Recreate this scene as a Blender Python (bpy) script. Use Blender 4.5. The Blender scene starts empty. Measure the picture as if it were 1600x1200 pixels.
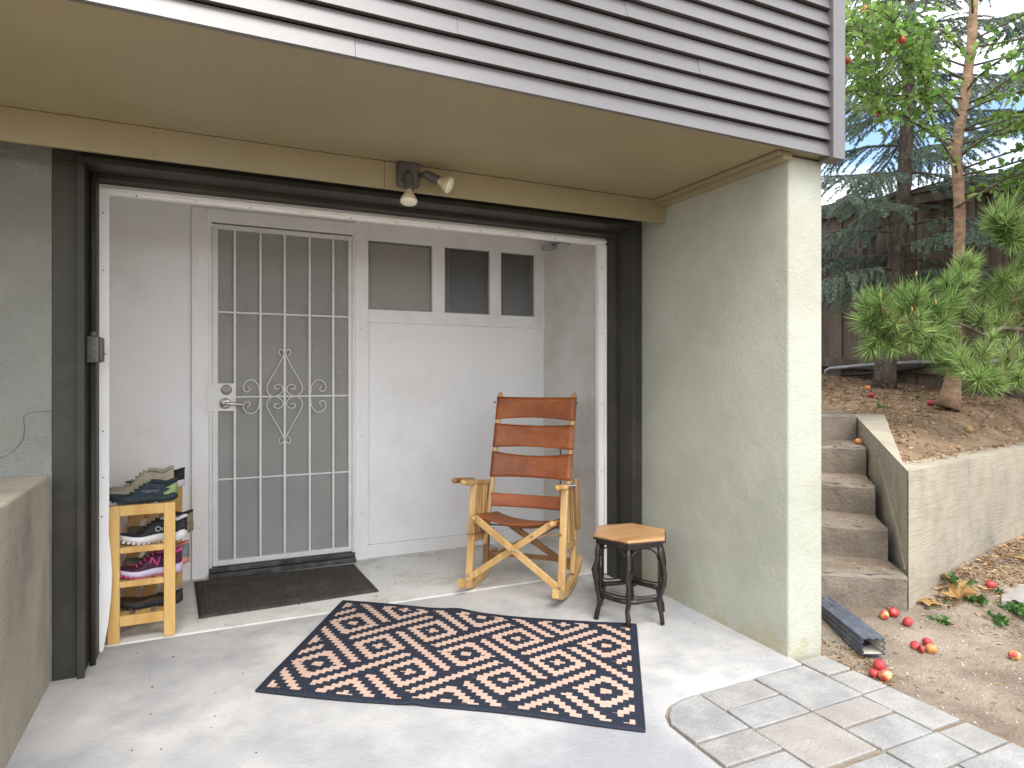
import bpy, bmesh, math, random
import numpy as np
from mathutils import Vector, Matrix
R = math.radians
rng = random.Random(7)
nr = np.random.RandomState(11)
scn = bpy.context.scene
COL = scn.collection

# ------------------------------------------------------------------ camera, sky, sun, exposure
CAM_Z = 1.184
YAW = math.atan2(.4236, .9059)
cam_d = bpy.data.cameras.new('camera')
cam_d.sensor_width = 36.0
cam_d.lens = 36.0 * 1005.0 / 1600.0
cam_d.shift_y = -10.0 / 1600.0
cam_d.clip_start = 0.02
cam_d.clip_end = 2000
cam = bpy.data.objects.new('camera', cam_d)
COL.objects.link(cam)
cam.location = (0, 0, CAM_Z)
cam.rotation_euler = (R(90), 0, -YAW)
scn.camera = cam

SUN_EL, SUN_AZ = R(57), R(193)          # azimuth measured from +Y towards +X
SUN_STRENGTH, SUN_ANGLE = 1.5, R(36)
SKY_STRENGTH = 0.15
EXPOSURE = 1.32
world = bpy.data.worlds.new('World')
scn.world = world
world.use_nodes = True
wn, wl = world.node_tree.nodes, world.node_tree.links
wn.clear()
w_out = wn.new('ShaderNodeOutputWorld')
w_bg = wn.new('ShaderNodeBackground')
w_sky = wn.new('ShaderNodeTexSky')
w_sky.sky_type = 'NISHITA'
w_sky.sun_disc = False
w_sky.sun_elevation = SUN_EL
w_sky.sun_rotation = SUN_AZ
w_sky.altitude = 1600
w_sky.air_density = 1.0
w_sky.dust_density = 1.5
w_tc = wn.new('ShaderNodeTexCoord')
w_map = wn.new('ShaderNodeMapping')
w_map.inputs['Scale'].default_value = (1.0, 1.0, 2.2)
w_noise = wn.new('ShaderNodeTexNoise')
w_noise.inputs['Scale'].default_value = 2.6
w_noise.inputs['Detail'].default_value = 7
w_noise.inputs['Roughness'].default_value = .58
w_ramp = wn.new('ShaderNodeValToRGB')
w_ramp.color_ramp.elements[0].position = .35
w_ramp.color_ramp.elements[1].position = .52
w_mix = wn.new('ShaderNodeMixRGB')
w_mix.inputs['Color2'].default_value = (7.6, 7.7, 8.0, 1)
wl.new(w_tc.outputs['Generated'], w_map.inputs['Vector'])
wl.new(w_map.outputs['Vector'], w_noise.inputs['Vector'])
wl.new(w_noise.outputs['Fac'], w_ramp.inputs['Fac'])
wl.new(w_ramp.outputs['Color'], w_mix.inputs['Fac'])
wl.new(w_sky.outputs['Color'], w_mix.inputs['Color1'])
wl.new(w_mix.outputs['Color'], w_bg.inputs['Color'])
w_bg.inputs['Strength'].default_value = SKY_STRENGTH
wl.new(w_bg.outputs['Background'], w_out.inputs['Surface'])

sun_d = bpy.data.lights.new('sun', 'SUN')
sun_d.energy = SUN_STRENGTH
sun_d.angle = SUN_ANGLE
sun_d.color = (1.0, .955, .89)
sun = bpy.data.objects.new('sun', sun_d)
COL.objects.link(sun)
sdir = Vector((math.sin(SUN_AZ) * math.cos(SUN_EL), math.cos(SUN_AZ) * math.cos(SUN_EL), math.sin(SUN_EL)))
sun.rotation_euler = sdir.to_track_quat('Z', 'Y').to_euler()
sun.location = (0, -6, 9)

vs = scn.view_settings
vs.view_transform = 'Standard'
vs.look = 'None'
vs.exposure = EXPOSURE
vs.gamma = 1
vs.use_curve_mapping = False
scn.render.engine = 'CYCLES'
scn.cycles.max_bounces = 10
scn.cycles.diffuse_bounces = 6
scn.cycles.transparent_max_bounces = 24

# ------------------------------------------------------------------ materials
def nd(nt, t, **kw):
    n = nt.nodes.new(t)
    for k, v in kw.items():
        n.inputs[k.replace('_', ' ')].default_value = v
    return n

def c4(c): return (c[0], c[1], c[2], 1)

def pm(name, col, col2=None, scale=6.0, rough=.6, bump=0.0, bscale=120.0, stain=None, stain_scale=2.0, stain_amt=.5,
       stretch=(1, 1, 1), spec=.4, metal=0.0, detail=6, lo=.38, hi=.66, bump2=0.0, bscale2=20.0, rvar=.1, bstretch=(1, 1, 1), speck=None, speck_scale=60.0, speck_t=.70, splash=None, splash_h=.3):
    """principled material with a two-tone noise, an optional stain layer and up to two scales of bump"""
    m = bpy.data.materials.new(name)
    m.use_nodes = True
    nt = m.node_tree
    L = nt.links
    b = nt.nodes['Principled BSDF']
    b.inputs['Metallic'].default_value = metal
    b.inputs['Specular IOR Level'].default_value = spec
    tc = nt.nodes.new('ShaderNodeTexCoord')
    mp = nt.nodes.new('ShaderNodeMapping')
    mp.inputs['Scale'].default_value = stretch
    L.new(tc.outputs['Object'], mp.inputs['Vector'])
    n1 = nd(nt, 'ShaderNodeTexNoise', Scale=scale, Detail=detail, Roughness=.6)
    L.new(mp.outputs['Vector'], n1.inputs['Vector'])
    rp = nt.nodes.new('ShaderNodeValToRGB')
    rp.color_ramp.elements[0].position = lo
    rp.color_ramp.elements[1].position = hi
    rp.color_ramp.elements[0].color = c4(col)
    rp.color_ramp.elements[1].color = c4(col2 or col)
    L.new(n1.outputs['Fac'], rp.inputs['Fac'])
    out = rp.outputs['Color']
    if stain:
        n2 = nd(nt, 'ShaderNodeTexNoise', Scale=stain_scale, Detail=9, Roughness=.68)
        L.new(mp.outputs['Vector'], n2.inputs['Vector'])
        r2 = nt.nodes.new('ShaderNodeValToRGB')
        r2.color_ramp.elements[0].position = .5
        r2.color_ramp.elements[1].position = .68
        r2.color_ramp.elements[1].color = (stain_amt,) * 3 + (1,)
        L.new(n2.outputs['Fac'], r2.inputs['Fac'])
        mx = nt.nodes.new('ShaderNodeMixRGB')
        mx.inputs['Color2'].default_value = c4(stain)
        L.new(r2.outputs['Color'], mx.inputs['Fac'])
        L.new(out, mx.inputs['Color1'])
        out = mx.outputs['Color']
    if speck:
        n3 = nd(nt, 'ShaderNodeTexNoise', Scale=speck_scale, Detail=3, Roughness=.5)
        L.new(tc.outputs['Object'], n3.inputs['Vector'])
        r3 = nt.nodes.new('ShaderNodeValToRGB')
        r3.color_ramp.elements[0].position = speck_t
        r3.color_ramp.elements[1].position = speck_t + .05
        r3.color_ramp.elements[1].color = (.8, .8, .8, 1)
        L.new(n3.outputs['Fac'], r3.inputs['Fac'])
        mx = nt.nodes.new('ShaderNodeMixRGB')
        mx.inputs['Color2'].default_value = c4(speck)
        L.new(r3.outputs['Color'], mx.inputs['Fac'])
        L.new(out, mx.inputs['Color1'])
        out = mx.outputs['Color']
    if splash:                                  # soil splashed up and paint peeled at the foot of a wall
        sx_ = nt.nodes.new('ShaderNodeSeparateXYZ')
        L.new(tc.outputs['Object'], sx_.inputs[0])
        n4 = nd(nt, 'ShaderNodeTexNoise', Scale=7.0, Detail=8, Roughness=.7)
        L.new(tc.outputs['Object'], n4.inputs['Vector'])
        m4 = nd(nt, 'ShaderNodeMapRange')
        m4.inputs['From Min'].default_value = -.02
        m4.inputs['From Max'].default_value = splash_h
        m4.inputs['To Min'].default_value = .18
        m4.inputs['To Max'].default_value = -.25
        L.new(sx_.outputs[2], m4.inputs['Value'])
        ad = nt.nodes.new('ShaderNodeMath')
        L.new(n4.outputs['Fac'], ad.inputs[0]); L.new(m4.outputs['Result'], ad.inputs[1])
        r4 = nt.nodes.new('ShaderNodeValToRGB')
        r4.color_ramp.elements[0].position = .60
        r4.color_ramp.elements[1].position = .70
        r4.color_ramp.elements[1].color = (.7, .7, .7, 1)
        L.new(ad.outputs[0], r4.inputs['Fac'])
        mx = nt.nodes.new('ShaderNodeMixRGB')
        mx.inputs['Color2'].default_value = c4(splash)
        L.new(r4.outputs['Color'], mx.inputs['Fac'])
        L.new(out, mx.inputs['Color1'])
        out = mx.outputs['Color']
    L.new(out, b.inputs['Base Color'])
    mr = nd(nt, 'ShaderNodeMapRange')
    mr.inputs['To Min'].default_value = max(.02, rough - rvar)
    mr.inputs['To Max'].default_value = min(1, rough + rvar)
    L.new(n1.outputs['Fac'], mr.inputs['Value'])
    L.new(mr.outputs['Result'], b.inputs['Roughness'])
    prev = None
    for amt, sc in ((bump2, bscale2), (bump, bscale)):
        if amt:
            mb = nt.nodes.new('ShaderNodeMapping')
            mb.inputs['Scale'].default_value = bstretch
            L.new(tc.outputs['Object'], mb.inputs['Vector'])
            nb = nd(nt, 'ShaderNodeTexNoise', Scale=sc, Detail=4, Roughness=.55)
            L.new(mb.outputs['Vector'], nb.inputs['Vector'])
            bp = nt.nodes.new('ShaderNodeBump')
            bp.inputs['Strength'].default_value = 1
            bp.inputs['Distance'].default_value = amt
            L.new(nb.outputs['Fac'], bp.inputs['Height'])
            if prev: L.new(prev, bp.inputs['Normal'])
            prev = bp.outputs['Normal']
    if prev: L.new(prev, b.inputs['Normal'])
    return m

def leafmat(name, col, col2, trans=.35, rough=.45, scale=3.0):
    m = pm(name, col, col2, scale=scale, rough=rough, detail=2, spec=.35)
    nt = m.node_tree
    b = nt.nodes['Principled BSDF']
    out = nt.nodes['Material Output']
    src = b.inputs['Base Color'].links[0].from_socket
    # each leaf its own tone
    geo = nt.nodes.new('ShaderNodeNewGeometry')
    hs = nt.nodes.new('ShaderNodeHueSaturation')
    mr = nt.nodes.new('ShaderNodeMapRange')
    mr.inputs['To Min'].default_value = .65
    mr.inputs['To Max'].default_value = 1.35
    nt.links.new(geo.outputs['Random Per Island'], mr.inputs['Value'])
    nt.links.new(mr.outputs['Result'], hs.inputs['Value'])
    nt.links.new(src, hs.inputs['Color'])
    nt.links.new(hs.outputs['Color'], b.inputs['Base Color'])
    tr = nt.nodes.new('ShaderNodeBsdfTranslucent')
    nt.links.new(hs.outputs['Color'], tr.inputs['Color'])
    mx = nt.nodes.new('ShaderNodeMixShader')
    mx.inputs['Fac'].default_value = trans
    nt.links.new(b.outputs['BSDF'], mx.inputs[1])
    nt.links.new(tr.outputs['BSDF'], mx.inputs[2])
    nt.links.new(mx.outputs['Shader'], out.inputs['Surface'])
    return m

def seethrough(name, col, opacity, gloss=0.0, grough=.1, reed=0.0, screen=False):
    """diffuse + transparent (+ mirror) mix for insect screen and panes"""
    m = bpy.data.materials.new(name)
    m.use_nodes = True
    nt = m.node_tree
    L = nt.links
    nt.nodes.clear()
    out = nt.nodes.new('ShaderNodeOutputMaterial')
    di = nt.nodes.new('ShaderNodeBsdfDiffuse')
    di.inputs['Color'].default_value = c4(col)
    tr = nt.nodes.new('ShaderNodeBsdfTransparent')
    mx = nt.nodes.new('ShaderNodeMixShader')
    mx.inputs['Fac'].default_value = opacity
    L.new(tr.outputs[0], mx.inputs[1])
    L.new(di.outputs[0], mx.inputs[2])
    last = mx.outputs[0]
    tc = nt.nodes.new('ShaderNodeTexCoord')
    if screen:
        nz = nd(nt, 'ShaderNodeTexNoise', Scale=3.0, Detail=5)
        L.new(tc.outputs['Object'], nz.inputs['Vector'])
        mr = nd(nt, 'ShaderNodeMapRange')
        mr.inputs['To Min'].default_value = opacity - .16
        mr.inputs['To Max'].default_value = opacity + .16
        L.new(nz.outputs['Fac'], mr.inputs['Value'])
        L.new(mr.outputs['Result'], mx.inputs['Fac'])
    if gloss:
        gl = nt.nodes.new('ShaderNodeBsdfGlossy')
        gl.inputs['Roughness'].default_value = grough
        fr = nt.nodes.new('ShaderNodeFresnel')
        fr.inputs['IOR'].default_value = 1.5
        mu = nt.nodes.new('ShaderNodeMath')
        mu.operation = 'MULTIPLY'
        mu.inputs[1].default_value = gloss
        L.new(fr.outputs[0], mu.inputs[0])
        m2 = nt.nodes.new('ShaderNodeMixShader')
        L.new(mu.outputs[0], m2.inputs['Fac'])
        L.new(last, m2.inputs[1])
        L.new(gl.outputs[0], m2.inputs[2])
        last = m2.outputs[0]
        if reed:
            wv = nt.nodes.new('ShaderNodeTexWave')
            wv.wave_type = 'BANDS'
            wv.bands_direction = 'X'
            wv.inputs['Scale'].default_value = reed
            wv.inputs['Distortion'].default_value = 0
            L.new(tc.outputs['Object'], wv.inputs['Vector'])
            bp = nt.nodes.new('ShaderNodeBump')
            bp.inputs['Distance'].default_value = .004
            L.new(wv.outputs['Fac'], bp.inputs['Height'])
            L.new(bp.outputs[0], gl.inputs['Normal'])
            L.new(bp.outputs[0], di.inputs['Normal'])
            L.new(bp.outputs[0], fr.inputs['Normal'])
    L.new(last, out.inputs['Surface'])
    return m

M = {}
M['stucco'] = pm('sage_stucco', (.395, .40, .325), (.455, .46, .385), scale=2.2, rough=.85, bump=.0034, bscale=120, bump2=.0045, bscale2=11,
                 stain=(.54, .54, .47), stain_scale=1.6, stain_amt=.35, spec=.2, splash=(.40, .36, .24), splash_h=.34, speck=(.60, .60, .55), speck_scale=26, speck_t=.735)
M['stucco_shaded'] = pm('shaded_sage_stucco', (.175, .175, .15), (.225, .225, .195), scale=3, rough=.85, bump=.007, bscale=85, bump2=.008, bscale2=18,
                      stain=(.22, .235, .25), stain_scale=2.2, stain_amt=.5, spec=.2)  # left wall's shade under the soffit is put into this darker base colour
M['soffit'] = pm('olive_tan_paint', (.285, .238, .138), (.325, .272, .16), scale=1.6, rough=.55, bump=.0016, bscale=50, spec=.3, speck=(.12, .10, .07), speck_scale=32, speck_t=.77,
                 stain=(.30, .26, .19), stain_scale=.9, stain_amt=.5)
M['casing'] = pm('charcoal_olive_paint', (.036, .034, .026), (.050, .047, .036), scale=4, rough=.55, bump=.0008, bscale=90, spec=.25,
                 stain=(.085, .08, .065), stain_scale=5, stain_amt=.35)
M['siding'] = pm('warm_grey_paint', (.118, .109, .106), (.155, .145, .142), scale=2.2, rough=.36, bump=.0008, bscale=60, spec=.8, speck=(.09, .08, .075), speck_scale=30, speck_t=.75,
                 stain=(.11, .105, .105), stain_scale=7, stain_amt=.35, stretch=(.35, 1, 1), bstretch=(.12, 1, 1))
M['white'] = pm('white_paint', (.82, .815, .81), (.87, .865, .86), scale=1.5, rough=.5, bump=.0012, bscale=35, spec=.35,
                stain=(.68, .655, .62), stain_scale=1.5, stain_amt=.6, speck=(.36, .32, .27), speck_scale=38, speck_t=.775)
M['white_trim'] = pm('white_trim_paint', (.80, .79, .78), (.84, .83, .82), scale=4, rough=.42, bump=.0006, bscale=50, spec=.4,
                     stain=(.62, .58, .52), stain_scale=9, stain_amt=.35, stretch=(1, 1, .4), speck=(.34, .30, .26), speck_scale=42, speck_t=.765)
M['vinyl'] = pm('white_vinyl', (.80, .79, .76), (.84, .83, .81), scale=3, rough=.35, spec=.45, stain=(.66, .60, .50), stain_scale=6, stain_amt=.35)
M['gate_white'] = pm('white_enamel', (.72, .71, .69), (.78, .77, .75), scale=9, rough=.38, spec=.5, stain=(.50, .47, .43), stain_scale=22, stain_amt=.3)
M['plaster'] = pm('dirty_white_plaster', (.66, .65, .62), (.72, .71, .69), scale=2, rough=.75, bump=.006, bscale=45, bump2=.008, bscale2=8, spec=.25,
                  stain=(.55, .50, .42), stain_scale=2.4, stain_amt=.6, speck=(.40, .34, .28), speck_scale=30, speck_t=.74)
M['porch'] = pm('worn_white_floor_paint', (.66, .65, .60), (.74, .73, .69), scale=3.2, rough=.6, bump=.0015, bscale=60, spec=.35,
                stain=(.42, .385, .315), stain_scale=3.0, stain_amt=.85, speck=(.16, .13, .10), speck_scale=48, speck_t=.745)
M['slab'] = pm('pale_concrete', (.30, .305, .32), (.55, .535, .505), scale=.95, rough=.75, bump=.0022, bscale=70, bump2=.004, bscale2=6, spec=.3,
               stain=(.29, .29, .30), stain_scale=2.6, stain_amt=.7, speck=(.17, .15, .13), speck_scale=44, speck_t=.745, lo=.36, hi=.60)
M['concrete_wall'] = pm('weathered_concrete', (.30, .265, .205), (.42, .375, .295), scale=3.4, rough=.88, bump=.003, bscale=60, bump2=.004, bscale2=16, spec=.2,
                        speck=(.12, .105, .09), speck_scale=30, speck_t=.72, stain=(.17, .155, .13), stain_scale=1.7, stain_amt=.85, stretch=(1.3, 1.3, .75), bstretch=(.22, .22, 1.8))
M['step'] = pm('brown_concrete', (.165, .138, .108), (.27, .23, .185), scale=5, rough=.9, bump=.006, bscale=70, bump2=.008, bscale2=18, spec=.15,
               stain=(.17, .15, .13), stain_scale=4, stain_amt=.6)
PAVE = [pm('paver_grey', (.255, .253, .25), (.345, .340, .33), scale=7, rough=.85, bump=.004, bscale=90, spec=.2, stain=(.42, .41, .385), stain_scale=8, stain_amt=.5),
        pm('paver_warm_grey', (.27, .262, .248), (.355, .345, .325), scale=9, rough=.85, bump=.004, bscale=90, spec=.2, stain=(.42, .41, .38), stain_scale=8, stain_amt=.4),
        pm('paver_rose', (.285, .262, .24), (.36, .335, .31), scale=7, rough=.85, bump=.004, bscale=90, spec=.2, stain=(.36, .33, .31), stain_scale=8, stain_amt=.4)]
M['dirt'] = pm('dry_dirt', (.18, .145, .11), (.315, .262, .205), scale=3.0, rough=.95, bump=.010, bscale=75, bump2=.02, bscale2=14, spec=.1,
               stain=(.16, .115, .08), stain_scale=2.0, stain_amt=.75, detail=10)
M['terrace_dirt'] = pm('brown_dirt', (.17, .115, .072), (.29, .21, .14), scale=4.0, rough=.95, bump=.012, bscale=60, bump2=.02, bscale2=12, spec=.1,
                       stain=(.11, .075, .05), stain_scale=3.0, stain_amt=.7, detail=10)
M['fence'] = pm('dark_fence_wood', (.10, .074, .057), (.195, .155, .125), scale=7, rough=.85, bump=.003, bscale=40, spec=.2, stretch=(1.5, 1.5, .16), bstretch=(2, 2, .12),
                stain=(.075, .056, .043), stain_scale=6, stain_amt=.7)
M['honey'] = pm('honey_pine', (.56, .33, .10), (.70, .46, .17), scale=14, rough=.42, spec=.45, stretch=(1, 1, .16), bump=.0006, bscale=60, bstretch=(1, 1, .15),
                stain=(.46, .24, .07), stain_scale=9, stain_amt=.4)
M['chair_wood'] = pm('oiled_chair_wood', (.46, .27, .095), (.70, .47, .21), scale=11, rough=.42, spec=.45, stretch=(1, 1, .22), bump=.0008, bscale=70,
                     stain=(.34, .17, .055), stain_scale=12, stain_amt=.5)
M['chair_wood_dark'] = pm('brown_chair_wood', (.24, .12, .045), (.36, .20, .08), scale=16, rough=.45, spec=.4, stretch=(1, 1, .22), bump=.0008, bscale=70)
M['leather'] = pm('russet_leather', (.235, .058, .012), (.385, .112, .024), scale=7, rough=.42, spec=.5, bump=.0012, bscale=150, bump2=.006, bscale2=14,
                  stain=(.15, .042, .014), stain_scale=4.5, stain_amt=.7, stretch=(.6, .6, 1.4))
M['twig'] = pm('black_brown_twig', (.010, .008, .008), (.026, .017, .014), scale=25, rough=.4, spec=.5, bump=.003, bscale=80, stain=(.10, .06, .04), stain_scale=34, stain_amt=.4)
M['stool_top'] = pm('worn_stool_top', (.42, .225, .095), (.56, .335, .165), scale=7, rough=.4, spec=.45, stretch=(.3, 2.2, 1), stain=(.27, .12, .045), stain_scale=5, stain_amt=.6)
M['mat'] = pm('dark_rubber_mat', (.040, .036, .031), (.085, .078, .068), scale=60, rough=.85, spec=.25, bump=.004, bscale=260, stain=(.13, .12, .105), stain_scale=7, stain_amt=.45)
M['mat_rib'] = pm('mat_rib', (.055, .048, .040), (.12, .108, .09), scale=60, rough=.8, spec=.25)
M['steel'] = pm('brushed_steel', (.50, .48, .44), (.62, .60, .56), scale=30, rough=.28, spec=.5, metal=1.0)
M['steel_dark'] = pm('aged_metal', (.16, .155, .15), (.26, .25, .24), scale=30, rough=.4, spec=.5, metal=.8)
M['rust'] = pm('dark_threshold_metal', (.05, .045, .042), (.13, .12, .115), scale=12, rough=.55, spec=.4, metal=.4)
M['fixture'] = pm('bronze_grey_fixture', (.085, .080, .075), (.13, .125, .118), scale=10, rough=.45, spec=.45, metal=.3)
M['bulb'] = pm('cream_bulb_glass', (.70, .64, .50), (.78, .72, .60), scale=8, rough=.25, spec=.5)
M['bulb_neck'] = pm('tan_bulb_neck', (.50, .38, .22), (.62, .50, .34), scale=18, rough=.35, spec=.5)
M['galv'] = pm('galvanised_box', (.46, .46, .46), (.58, .58, .58), scale=16, rough=.4, metal=.7)
M['spout'] = pm('slate_blue_vinyl', (.060, .070, .095), (.085, .098, .13), scale=9, rough=.38, spec=.5, stain=(.26, .26, .27), stain_scale=16, stain_amt=.4, stretch=(1, 1, 1))
M['spout_in'] = pm('dusty_spout_inside', (.46, .44, .38), (.58, .56, .50), scale=20, rough=.7)
M['pipe'] = pm('grey_conduit', (.26, .27, .28), (.36, .37, .38), scale=12, rough=.45, metal=.2)
M['bark_dark'] = pm('spruce_bark', (.075, .060, .048), (.16, .135, .11), scale=28, rough=.95, bump=.02, bscale=40, spec=.1, stretch=(1, 1, .4))
M['bark_tan'] = pm('tan_bark', (.24, .15, .095), (.38, .255, .175), scale=16, rough=.9, bump=.012, bscale=30, spec=.1, stretch=(1, 1, 1.4), stain=(.15, .10, .07), stain_scale=10, stain_amt=.6)
M['bark_grey'] = pm('grey_twig_bark', (.20, .17, .145), (.34, .30, .26), scale=20, rough=.9, spec=.1)
M['bark_branch'] = pm('dark_branch_bark', (.10, .078, .062), (.19, .155, .125), scale=20, rough=.9, spec=.1)
M['leaf'] = leafmat('apple_leaf', (.12, .25, .05), (.27, .40, .10), trans=.48, rough=.36)
M['leaf_dry'] = leafmat('dry_leaf', (.30, .17, .06), (.46, .29, .12), trans=.15, rough=.8)
M['weed'] = leafmat('weed_leaf', (.06, .145, .035), (.11, .21, .05), trans=.25)
M['spruce'] = leafmat('spruce_needle', (.16, .225, .17), (.28, .35, .275), trans=.2, scale=1.4)
M['spruce_far'] = leafmat('far_evergreen', (.05, .095, .06), (.09, .15, .09), trans=.12, scale=1.2)
M['pine'] = leafmat('pine_needle', (.21, .33, .10), (.35, .47, .17), trans=.3, scale=2.0)
for n_ in M['pine'].node_tree.nodes:
    if n_.type == 'MAP_RANGE' and abs(n_.inputs['To Max'].default_value - 1.35) < .01:
        n_.inputs['To Min'].default_value = .35; n_.inputs['To Max'].default_value = 1.6
M['litter'] = leafmat('litter', (.20, .115, .055), (.44, .29, .15), trans=.05, rough=.9, scale=9)
M['pebble'] = leafmat('pebble', (.30, .255, .20), (.50, .45, .38), trans=0.0, rough=.9, scale=9)
M['apple_red'] = pm('red_apple_skin', (.36, .022, .026), (.46, .09, .05), scale=22, rough=.4, spec=.5, lo=.45, hi=.8)
M['apple_mixed'] = pm('blushed_apple_skin', (.45, .05, .045), (.62, .45, .17), scale=22, rough=.4, spec=.5, lo=.42, hi=.62)
M['apple_orange'] = pm('orange_apple_skin', (.52, .15, .045), (.60, .30, .10), scale=20, rough=.45, spec=.5)
M['apple_brown'] = pm('rotten_apple_skin', (.24, .14, .05), (.46, .32, .12), scale=12, rough=.6)
M['fence2'] = pm('pale_fence_wood', (.12, .09, .07), (.22, .175, .14), scale=7, rough=.85, bump=.003, bscale=40, spec=.2, stretch=(1.5, 1.5, .16), bstretch=(2, 2, .12), stain=(.06, .045, .035), stain_scale=6, stain_amt=.7)
M['stem'] = pm('stem', (.10, .07, .04), rough=.8)
M['room'] = pm('painted_room_dark', (.040, .040, .042), (.060, .060, .062), scale=2, rough=.8)  # near-black colour painted in for the darkness of the unlit room
M['pane_backing'] = pm('beige_blind', (.60, .56, .48), (.70, .66, .58), scale=3, rough=.8)
M['inner_door'] = pm('grey_inner_door', (.34, .33, .315), (.39, .38, .36), scale=2, rough=.5)
M['inner_glass'] = pm('inner_door_glass', (.02, .02, .02), rough=.05, spec=.6)
M['pane'] = seethrough('reeded_glass', (.40, .41, .41), .20, gloss=2.0, grough=.22, reed=36.0)
M['pane_pale'] = seethrough('pale_reeded_glass', (.66, .63, .56), .60, gloss=1.6, grough=.22, reed=36.0)
M['screen'] = seethrough('insect_screen', (.50, .49, .46), .46, screen=True)
M['crack'] = pm('crack_line', (.085, .085, .075), rough=1)
M['black'] = pm('black_rubber', (.012, .012, .012), (.02, .02, .02), rough=.6)

def shoe_mat(n, c, c2, rough=.7): return pm(n, c, c2, scale=28, rough=rough, bump=.0012, bscale=420, spec=.3)

# ------------------------------------------------------------------ mesh helpers
ROOT = {}
def thing(name, loc, label=None, cat=None, group=None, kind=None):
    o = bpy.data.objects.new(name, None)
    o.empty_display_size = .1
    COL.objects.link(o)
    o.location = loc
    tag(o, label, cat, group, kind)
    ROOT[o.name] = Vector(loc)
    return o

def tag(o, label=None, cat=None, group=None, kind=None):
    if label: o['label'] = label
    if cat: o['category'] = cat
    if group: o['group'] = group
    if kind: o['kind'] = kind
    return o

def origin_of(p):
    while p.parent: p = p.parent
    return Vector(p.location)

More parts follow.
